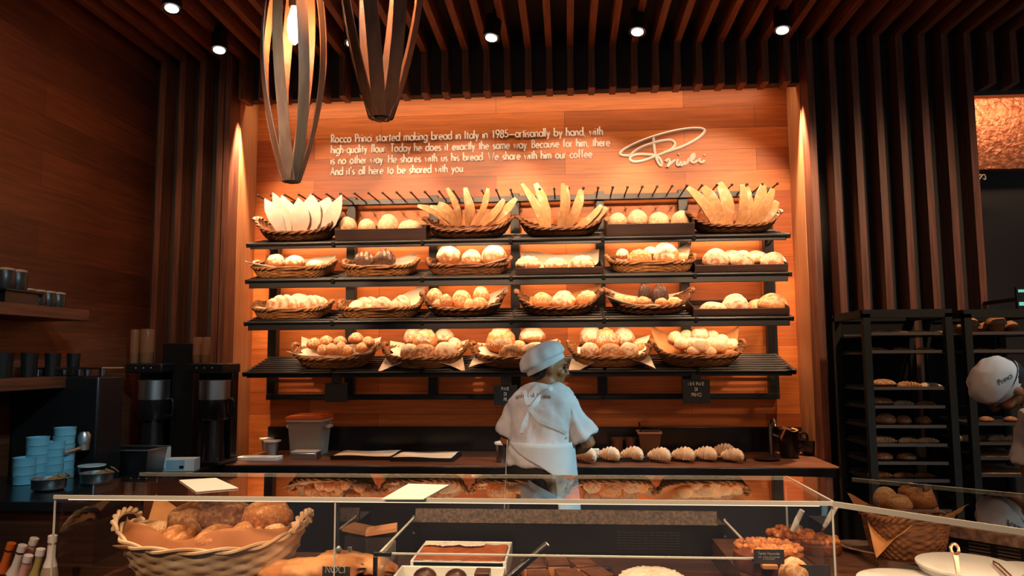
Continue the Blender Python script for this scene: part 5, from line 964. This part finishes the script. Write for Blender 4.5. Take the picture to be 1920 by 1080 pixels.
def wrinkle(me, amp, f1=(9, 9, 4), seed=0, lo=None):
    for v in me.vertices:
        p = v.co; n = noise.noise(V((p.x*f1[0]+p.z*6, p.y*f1[1], p.z*f1[2]-p.x*5+seed))); m_ = noise.noise(V((p.x*22, p.y*22, p.z*10+seed)))
        v.co = p+v.normal*(amp*(1-2*abs(n))*1.2+amp*.35*m_)
def local(me, o): me.transform(MX.Translation(-V(o))); return me
SKIN = mat('skin', 'a3683f', .5, 0, '8c5433', 8); HAIR = mat('dark_hair', '1d1512', .5); COTTON = mat('white_cotton', 'd6d0ce', .85, 0, 'c8c2c0', 12); TROUS = mat('black_trousers', '191718', .8); SHOE = mat('black_shoe', '161414', .4)
def person(name, label, secs, neck, HM, arms, legs, foot_dir, cap_fn, parts_cb=None, hem=False):
    o0 = V((secs[0][0][0], secs[0][0][1], 0)); root = thing(name, label, 'person', o0)
    b = B(); torso(b, secs, .94); b.tube(neck, [.062, .055, .058], 16); head_geo(b, HM)
    for sh, el, wr, hf, hu, sd in arms:
        b.tube([V(sh), V(sh).lerp(V(el), .5), V(el), V(el).lerp(V(wr), .35), V(wr)], [.054, .048, .041, .041, .028], 14); hand(b, V(wr), hf, hu, 1, sd)
    for hp, kn, an in legs:
        b.tube([V(hp), V(hp).lerp(V(kn), .5), V(kn), V(kn).lerp(V(an), .4), V(an)], [.085, .075, .055, .055, .036], 14)
    me = local(remeshed(b, .0075, 3, .5, 'body'), o0); me.materials.append(SKIN); obj('body', me, None, root)
    ss = [tuple(V(a).lerp(V(c), .88) if i < 3 else a+(c-a)*.88 for i, (a, c) in enumerate(zip(secs[0], secs[1])))] + list(secs[1:]) if hem else secs
    sb = B(); torso(sb, ss, 1, .012)
    for sh, el, wr, hf, hu, sd in arms:
        q = V(sh).lerp(V(el), .86); sb.tube([V(sh)+(V(sh)-V(secs[-2][0]))*.06, V(sh).lerp(V(el), .4), q], [.056, .068, .080], 18)
    sm = remeshed(sb, .010, 5, .5, 'shirt'); wrinkle(sm, .013); sm = local(sm, o0); sm.materials.append(COTTON); shirt = obj('shirt', sm, None, root)
    tb = B()
    for hp, kn, an in legs: tb.tube([V(hp)+V((0, 0, .06)), V(hp).lerp(V(kn), .5), V(kn), V(an)+V((0, 0, -.02))], [.105, .09, .072, .062], 16)
    torso(tb, [(V(secs[0][0])*2-V(secs[1][0]), *secs[0][1:])] + list(secs[:2]) + [tuple(V(a).lerp(V(c), .15) if i < 3 else a+(c-a)*.15 for i, (a, c) in enumerate(zip(secs[1], secs[2])))], 1, .004); tm = remeshed(tb, .014, 4, .5, 'trousers'); tm = local(tm, o0); tm.materials.append(TROUS); obj('trousers', tm, None, root)
    for hp, kn, an in legs:
        a = V((an[0], an[1], 0))-o0; f = V(foot_dir); s = B().ell((0, .05, .035), (.045, .125, .036), 16).ell((0, -.02, .06), (.042, .05, .05), 14); obj('shoe', s, SHOE, root, loc=a, rot=(0, 0, math.atan2(-f.x, f.y)))
    for s in (-1, 1):
        eb = B(); eb.add(*_ellm(HM, (s*.031, .078, .012), (.012, .012, .009), 12)); eb.v = [tuple(V(p)-o0) for p in eb.v]; obj('eye', eb, mat('eye_dark', '2a201c', .2), root)
        wb_ = B(); wb_.add(*_tubem(HM, [(s*.018, .094, .031), (s*.033, .090, .036), (s*.048, .078, .031)], [.003, .004, .002], 6)); wb_.v = [tuple(V(p)-o0) for p in wb_.v]; obj('eyebrow', wb_, HAIR, root)
    hb = B(); hb.add(*_ellm(HM, (0, -.040, .012), (.080, .076, .080), 20)); hb.add(*_ellm(HM, (0, -.045, -.03), (.066, .055, .055), 16)); hb.v = [tuple(V(p)-o0) for p in hb.v]; obj('hair', hb, HAIR, root)
    cb = B(); cap_fn(cb, HM); cb.v = [tuple(V(p)-o0) for p in cb.v]; cap = obj('cap', cb, COTTON, root)
    if parts_cb: parts_cb(root, o0, shirt, cap)
    return root
def soft_cap(tilt=.45, back=.04, c=(0, -.028, .052), r=(.096, .128, .085)):
    def fn(b, H):
        R = MX.Translation(c) @ MX.Rotation(tilt, 4, 'X')
        def g(u, v):
            th = 2*PI*u; ph = PI*(v-.5); q = V((cos(th)*cos(ph), sin(th)*cos(ph), sin(ph))); z = q.z if q.z > 0 else q.z*.42
            k = 1+.05*noise.noise(q*2.2+V((3, 1, 7)))+.035*math.cos(7*th+4*q.y)*max(0, cos(ph))*max(0, 1-abs(q.z-.3))
            return H @ (R @ V((q.x*r[0]*k, q.y*r[1]*k-(back*max(0, -q.y)), z*r[2]*k)))
        b.grid(g, 48, 25, cu=True)
        def band(u, v):
            th = 2*PI*u; return H @ (R @ V((cos(th)*r[0]*(.93+.02*v), sin(th)*r[1]*(.93+.02*v)-.012, -.045+.035*v)))
        b.grid(band, 48, 4, cu=True)
    return fn
# ---- the baker at the counter
YW = 4.06; ph = math.radians(16); F = V((sin(ph), cos(ph), 0)); R_ = V((cos(ph), -sin(ph), 0)); Z = V((0, 0, 1))
def W3(u, v, Y=YW): return at(u, v, Y)
cx = lambda u, v, dy=0: W3(u, v, YW+dy)
secs = [(cx(1015, 898), R_, F, .172, .125), (cx(1014, 868), R_, F, .168, .12), (cx(1013, 826, .01), R_, F, .150, .108), (cx(1015, 785, .03), R_, F, .168, .118), (cx(1017, 752, .04), R_, F, .176, .105), (cx(1020, 730, .05), R_, F, .125, .075), (cx(1023, 720, .06), R_, F, .066, .06)]
hc = W3(1030, 690, YW+.09); HF = V((sin(math.radians(80)), cos(math.radians(80)), -.14)); HM = frame_m(hc, HF, Z)
neck = [cx(1022, 732, .05), W3(1026, 716, YW+.075), W3(1027, 700, YW+.085)]
shR, elR = W3(1060, 757, YW+.0), W3(1103, 832, YW-.0); wrR = W3(1072, 845, YW+.20)
shL, elL = W3(972, 757, YW+.08), W3(951, 826, YW+.10); wrL = W3(972, 846, YW+.30)
arms = [(shR, elR, wrR, (-.4, .9, -.2), (.25, .1, 1), 1), (shL, elL, wrL, (.3, .9, -.2), (-.2, .1, 1), -1)]
hipc = secs[0][0]; legs = []
for s in (-1, 1):
    hp = hipc+R_*(s*.085)+V((0, 0, -.06)); legs.append((hp, (hp.x, hp.y+.02, .48), (hp.x+.01*s, hp.y, .085)))
APR = mat('pale_apron', 'd2d4d4', .85, 0, 'c6caca', 9)
def dress(root, o0, shirt, cap):
    bpy.context.view_layer.update(); mw = shirt.matrix_world; bv = BVHTree.FromPolygons([mw @ v.co for v in shirt.data.vertices], [tuple(p.vertices) for p in shirt.data.polygons])
    def on(u, v, off=.004):
        o_ = V((0, 0, EYE)); h, n, _, _ = bv.ray_cast(o_, ray(u, v).normalized())
        return h+n*off if h is not None else W3(u, v, YW-.1)
    def strap(name, pts, w):
        ps = []
        for (a, c), (d, e) in zip(pts, pts[1:]):
            for i in range(8): ps.append(on(a+(d-a)*i/8, c+(e-c)*i/8))
        ps.append(on(*pts[-1])); side = [V((1, 0, 0))]*len(ps)
        def sd(i): d = ps[min(i+1, len(ps)-1)]-ps[max(0, i-1)]; return d.cross(V((0, -1, 0)))
        obj(name, B().ribbon([p-o0 for p in ps], w, .004, sd), APR, root)
    strap('apron_strap', [(1036, 728), (1013, 744), (997, 766), (984, 792), (979, 812)], .022)
    strap('apron_strap', [(984, 733), (988, 752), (995, 768), (1012, 790), (1050, 805), (1060, 812)], .02)
    strap('apron_tie', [(966, 834), (990, 839), (1020, 838), (1056, 834)], .018)
    # skirt of the apron wraps the hips and opens at the back
    def sk(u, v):
        th = math.radians(-62+u*(297)); z = V(secs[2][0]).lerp(V(secs[0][0])-V((0, 0, .36)), v); k = .168+.055*v+.004*sin(th*9)*v; d = .128+.05*v; s = sup(1, 1, 2.3, th)
        open_ = .0
        return z-V((0, 0, .0))+R_*(s.x*k)+F*(s.y*d)-o0
    def sk2(u, v):
        # right edge sweeps from the waist middle to the right; left edge hangs at the far left
        a0 = math.radians(-138+80*min(1, v/.30)+12*v); a1 = math.radians(186); th = a0+(a1-a0)*u; z = V(secs[2][0]).lerp(V(secs[0][0])-V((0, 0, .36)), v); k = .184+.035*v+.004*sin(th*9)*v; d = .143+.03*v; s = sup(1, 1, 2.3, th)
        return z+R_*(s.x*k)+F*(s.y*d)-o0
    o = obj('apron_skirt', B().grid(sk2, 60, 22), APR, root); q = o.modifiers.new('s', 'SOLIDIFY'); q.thickness = .004
    # printed words across the shoulders
    b = B(); s = 'spirito di Milano'; u0, u1, vv = 967, 1034, 748; W = text_width(s)
    for st in strokes(s, 1.0):
        ps = [on(u0+(u1-u0)*px/W, vv-3.2*math.sin(PI*px/W)-pz*8.0, .0015) for px, pz in st]; b.tube([p-o0 for p in ps], .0016, 4)
    obj('printed_lettering', b, mat('grey_print', '6f6a70', .8), root)
person('person', 'person in a white cap, white shirt and apron working at the counter', secs, neck, HM, arms, legs, F, soft_cap(.62, .03, (0, -.034, .050), (.096, .126, .088)), dress, True)
# ---- the second baker bending at the frame edge
YN = 3.22; hc2 = at(1878, 722, YN); U2 = V((-.80, -.38, .46)).normalized(); F2 = V((-.30, .28, -.9)); HM2 = frame_m(hc2, F2, U2)
nb = at(1962, 742, YN+.06); pel = V((nb.x+.42, YN+.08, .98)); sp = (nb-pel); S2 = sp.normalized(); R2 = V((0, 1, 0)); Fw = R2.cross(S2)*-1; Fw = Fw if Fw.x < 0 else -Fw
pp = lambda f, d=0: pel+sp*f+Fw*d
secs2 = [(pp(0), R2, Fw, .165, .12), (pp(.12), R2, Fw, .165, .12), (pp(.35), R2, Fw, .155, .11), (pp(.62), R2, Fw, .18, .12), (pp(.82), R2, Fw, .19, .105), (pp(.95), R2, Fw, .12, .075), (pp(1.02), R2, Fw, .065, .06)]
shn = pp(.84)+V((0, -.18, 0)); shf = pp(.84)+V((0, .18, 0))
arms2 = [(shn, shn+V((-.02, -.04, -.27)), shn+V((.06, .06, -.5)), (-.9, .1, -.3), (0, 0, 1), -1), (shf, shf+V((-.02, .04, -.27)), shf+V((.06, -.06, -.5)), (-.9, -.1, -.3), (0, 0, 1), 1)]
legs2 = []
for s in (-1, 1):
    hp = pel+V((.0, s*.085, -.07)); legs2.append((hp, (hp.x-.0, hp.y, .48), (hp.x+.02, hp.y, .085)))
def logo(root, o0, shirt, cap):
    bpy.context.view_layer.update(); mw = cap.matrix_world; bv = BVHTree.FromPolygons([mw @ v.co for v in cap.data.vertices], [tuple(p.vertices) for p in cap.data.polygons]); b = B(); s = 'Princi'; W = text_width(s)
    for st in strokes(s, 1.0):
        ps = []
        for px, pz in st:
            q = px/W; h, n, _, _ = bv.ray_cast(V((0, 0, EYE)), ray(1874+26*q-pz*4, 722-16*q-pz*9).normalized())
            if h is not None: ps.append(h+n*.001-o0)
        if len(ps) > 1: b.tube(ps, .0016, 4)
    if b.v: obj('cap_lettering', b, mat('blue_print', '3a4a6a', .7), root)
person('person', 'person in a white cap bending down at the frame edge behind the angled case', secs2, [pp(.98), nb.lerp(hc2, .45), hc2.lerp(nb, .3)], HM2, arms2, legs2, V((-1, 0, 0)), soft_cap(.25, .0, (0, -.010, .052), (.088, .108, .078)), logo)
# ------------------------------------------------------------ light
def lamp(name, kind, loc, power, col, aim=None, **k):
    l = bpy.data.lights.new(name, kind); l.energy = power; l.color = col
    for a, v in k.items(): setattr(l, a, v)
    o = bpy.data.objects.new(name, l); C.objects.link(o); o.location = loc
    if aim is not None: o.rotation_euler = (V(aim)-V(loc)).to_track_quat('-Z', 'Y').to_euler()
    return o
WARM = (1.0, .56, .28); WARMW = (1.0, .63, .37); COOL = (.38, .82, 1.0)
for i, p in enumerate(SPOTS):
    aim = [(-2.2, 4.9, 1.9), (-1.7, 5.0, 2.2), (-1.0, 5.0, 2.2), (-.2, 5.0, 2.2), (.5, 5.0, 2.2), (1.2, 5.0, 2.2)][i]
    d = (V(aim)-p).normalized(); lamp('spot_beam', 'SPOT', p+d*.07, 70 if i else 25, WARMW, aim, spot_size=math.radians(72), spot_blend=.7, shadow_soft_size=.05)
for i, (x, y, tx) in enumerate(((-1.9, 2.75, -1.6), (-.8, 2.75, -.75), (.3, 2.75, .1), (1.4, 2.75, 1.0))):
    p = V((x, y, 3.58)); aim = V((tx, 4.85, 2.60)); t = thing('ceiling_spotlight', f"black cylinder ceiling spotlight above the customer side, {ordn(i, 4)} of its row", 'spotlight', p, (.7, 0, 0), 'ceiling spotlights over the customer side'); obj('can', B().lathe([(.047, .003), (.052, .0), (.052, .15), (.045, .155)], 24), BLACK, t); obj('lens', B().lathe([(.044, .001), (.044, .005)], 20), LENS, t)
    lamp('spot_beam', 'SPOT', p+(aim-p).normalized()*.08, 235, WARMW, aim, spot_size=math.radians(36), spot_blend=.25, shadow_soft_size=.06)
for i, (x, y) in enumerate(((-1.0, 2.2), (.1, 2.2), (1.2, 1.95))):
    p = V((x, y, 3.58)); t = thing('ceiling_spotlight', f"black cylinder ceiling downlight above the glass case, {ordn(i, 3)} one", 'spotlight', p, (0, 0, 0), 'ceiling downlights over the glass case'); obj('can', B().lathe([(.047, .003), (.052, .0), (.052, .15), (.045, .155)], 24), BLACK, t); obj('lens', B().lathe([(.044, .001), (.044, .005)], 20), LENS, t)
    lamp('down_beam', 'SPOT', p+V((0, 0, -.08)), 150, WARMW, (x, y+.06, 0), spot_size=math.radians(40), spot_blend=.6, shadow_soft_size=.06)
for x, aim, lab in ((2.5, (2.2, 4.4, 1.7), 'nearer the slatted right wall'), (-1.9, (-2.85, 4.4, 2.3), 'nearer the walnut plank wall')):  # unseen lamps added to brighten the slats and side walls
    p = V((x, 2.3, 3.58)); t = thing('ceiling_spotlight', f"added black cylinder ceiling wall washer {lab}", 'spotlight', p, (.7, 0, 0), 'added ceiling wall washers'); obj('can', B().lathe([(.047, .003), (.052, .0), (.052, .15), (.045, .155)], 24), BLACK, t); obj('lens', B().lathe([(.044, .001), (.044, .005)], 20), LENS, t)
    lamp('added_wash_beam', 'SPOT', p+(V(aim)-p).normalized()*.08, 170 if x > 0 else 45, WARMW, aim, spot_size=math.radians(75), spot_blend=.9, shadow_soft_size=.1)
for i, (x, aim, pw) in enumerate(((-1.3, (-.95, 2.15, 1.02), 270), (.0, (-.2, 2.3, 1.0), 230), (1.3, (1.15, 2.05, 1.02), 300))):  # unseen row added behind the camera to light the case front
    p = V((x, -.5, 3.58)); t = thing('ceiling_spotlight', f"added black cylinder ceiling spotlight behind the customers, {ordn(i, 3)} one", 'spotlight', p, (.7, 0, 0), 'added ceiling spotlights behind the customers'); obj('can', B().lathe([(.047, .003), (.052, .0), (.052, .15), (.045, .155)], 24), BLACK, t); obj('lens', B().lathe([(.044, .001), (.044, .005)], 20), LENS, t)
    lamp('added_case_beam', 'SPOT', p+(V(aim)-p).normalized()*.08, pw, WARMW, aim, spot_size=math.radians(44), spot_blend=.9, shadow_soft_size=.06)
for i, (q, aim, pw, an, lab) in enumerate((((3.3, 2.6, 3.3), (.0, 4.05, 1.05), 520, 24, 'aimed at the counter baker'), ((-.2, 1.3, 3.5), (-2.45, 3.7, 1.22), 190, 32, 'aimed at the pale cup stacks'), ((3.4, 1.6, 3.5), (1.95, 3.25, 1.45), 130, 22, 'aimed at the bending baker'))):  # added cool spots standing in for window daylight
    p = V(q); t = thing('ceiling_spotlight', f"added cool white ceiling spotlight {lab}", 'spotlight', p, (.5, 0, 0), 'added cool ceiling spotlights'); obj('can', B().lathe([(.047, .003), (.052, .0), (.052, .15), (.045, .155)], 24), BLACK, t); obj('lens', B().lathe([(.044, .001), (.044, .005)], 20), emit_mat('added_cool_lens', 'c8ecff', 4), t)
    lamp('added_cool_beam', 'SPOT', p+(V(aim)-p).normalized()*.08, pw, COOL, aim, spot_size=math.radians(an), spot_blend=.6, shadow_soft_size=.12)
p = V((-2.2, .9, 3.58)); aim = V((-.22, 4.05, 1.15)); t = thing('ceiling_spotlight', 'added warm ceiling spotlight aimed at the back of the counter baker', 'spotlight', p, (.5, 0, 0)); obj('can', B().lathe([(.047, .003), (.052, .0), (.052, .15), (.045, .155)], 24), BLACK, t); obj('lens', B().lathe([(.044, .001), (.044, .005)], 20), LENS, t)  # unseen lamp added to warm the baker's left side
lamp('added_baker_beam', 'SPOT', p+(aim-p).normalized()*.08, 200, (1, .74, .6), aim, spot_size=math.radians(20), spot_blend=.6, shadow_soft_size=.1)
for i, x in enumerate((-1.75, -.75, .2, 1.1)):  # extra unseen spots added to brighten the bread and basket fronts
    p = V((x*1.1, 1.0, 3.58)); aim = V((x, 4.8, 2.05)); t = thing('ceiling_spotlight', f"added narrow black ceiling spotlight on the bread, {ordn(i, 4)} of the middle row", 'spotlight', p, (1.1, 0, 0), 'added narrow ceiling spotlights on the bread'); obj('can', B().lathe([(.047, .003), (.052, .0), (.052, .15), (.045, .155)], 24), BLACK, t); obj('lens', B().lathe([(.044, .001), (.044, .005)], 20), LENS, t)
    lamp('added_bread_beam', 'SPOT', p+(aim-p).normalized()*.08, 430, WARMW, aim, spot_size=math.radians(14), spot_blend=.3, shadow_soft_size=.06)
lamp('copper_wash', 'AREA', (3.3, 5.75, 3.72), 8, WARMW, (3.35, 6.15, 3.4), shape='RECTANGLE', size=1.2, size_y=.05)
for s, x in ((1, NX0+.05), (-1, NX1-.05)):
    lamp('niche_downlight', 'SPOT', (x, YB-.03, 3.40), 420, WARMW, (x-.075*s, YB+.02, .7), spot_size=math.radians(34), spot_blend=.6, shadow_soft_size=.02)
lamp('cove_led', 'AREA', (-.36, 5.02, 3.56), 12, WARMW, (-.36, 5.12, 2.0), shape='RECTANGLE', size=3.6, size_y=.04)
for r in range(3):
    lamp('shelf_glow', 'AREA', ((UX[0]+UX[-1])/2, 5.12, ZF[r]+RISE-.05), 3.5, WARMW, ((UX[0]+UX[-1])/2, 5.19, ZF[r]-.1), shape='RECTANGLE', size=3.4, size_y=.02)
    lamp('shelf_led', 'AREA', ((UX[0]+UX[-1])/2, 4.84, ZF[r]+.004), 8 if r < 2 else 7, WARMW, ((UX[0]+UX[-1])/2, 5.0, ZF[r]-.30), shape='RECTANGLE', size=3.4, size_y=.02, spread=math.radians(120))
for p in PB: lamp('bulb_light', 'POINT', p+V((0, 0, -.02)), 40, WARMW, shadow_soft_size=.03)
lamp('case_led', 'AREA', (-.4, GY0+.035, GZ-.028), 2.5, WARMW, (-.4, GY0+.16, .9), shape='RECTANGLE', size=2.1, size_y=.012)
mid = A0.lerp(A2, .5)+nF*.035
o = lamp('case_led_angled', 'AREA', (mid.x, mid.y, GZ-.028), 2, WARMW, None, shape='RECTANGLE', size=1.1, size_y=.012)
o.rotation_euler = frame_m((0, 0, 0), (0, 0, 1), (0, 0, 1)).to_euler() if False else (0, 0, math.atan2(dF.y, dF.x))
w = bpy.data.worlds.new('shop_world'); bpy.context.scene.world = w; w.use_nodes = True; bg = w.node_tree.nodes['Background']; bg.inputs[0].default_value = (.11, .11, .115, 1); bg.inputs[1].default_value = 1.0
# ------------------------------------------------------------ camera
cam = bpy.data.cameras.new('camera'); co = bpy.data.objects.new('camera', cam); C.objects.link(co); cam.sensor_width = 36; cam.lens = FPX/1920*36; cam.clip_start = .05
rx = V((CM[0][0], CM[0][2], -CM[0][1])); dn = V((CM[1][0], CM[1][2], -CM[1][1])); fw = V((CM[2][0], CM[2][2], -CM[2][1]))
co.matrix_world = MX(((rx.x, -dn.x, -fw.x, 0), (rx.y, -dn.y, -fw.y, 0), (rx.z, -dn.z, -fw.z, EYE), (0, 0, 0, 1)))
sc = bpy.context.scene; sc.camera = co; sc.view_settings.view_transform = 'Standard'; sc.view_settings.look = 'None'; sc.view_settings.gamma = 1; sc.view_settings.exposure = 0; sc.view_settings.use_curve_mapping = False
sc.cycles.max_bounces = 6; sc.cycles.diffuse_bounces = 3; sc.cycles.glossy_bounces = 3; sc.cycles.transmission_bounces = 4; sc.cycles.transparent_max_bounces = 16; sc.cycles.caustics_reflective = False; sc.cycles.caustics_refractive = False; sc.cycles.sample_clamp_indirect = 3.0; sc.cycles.use_denoising = True
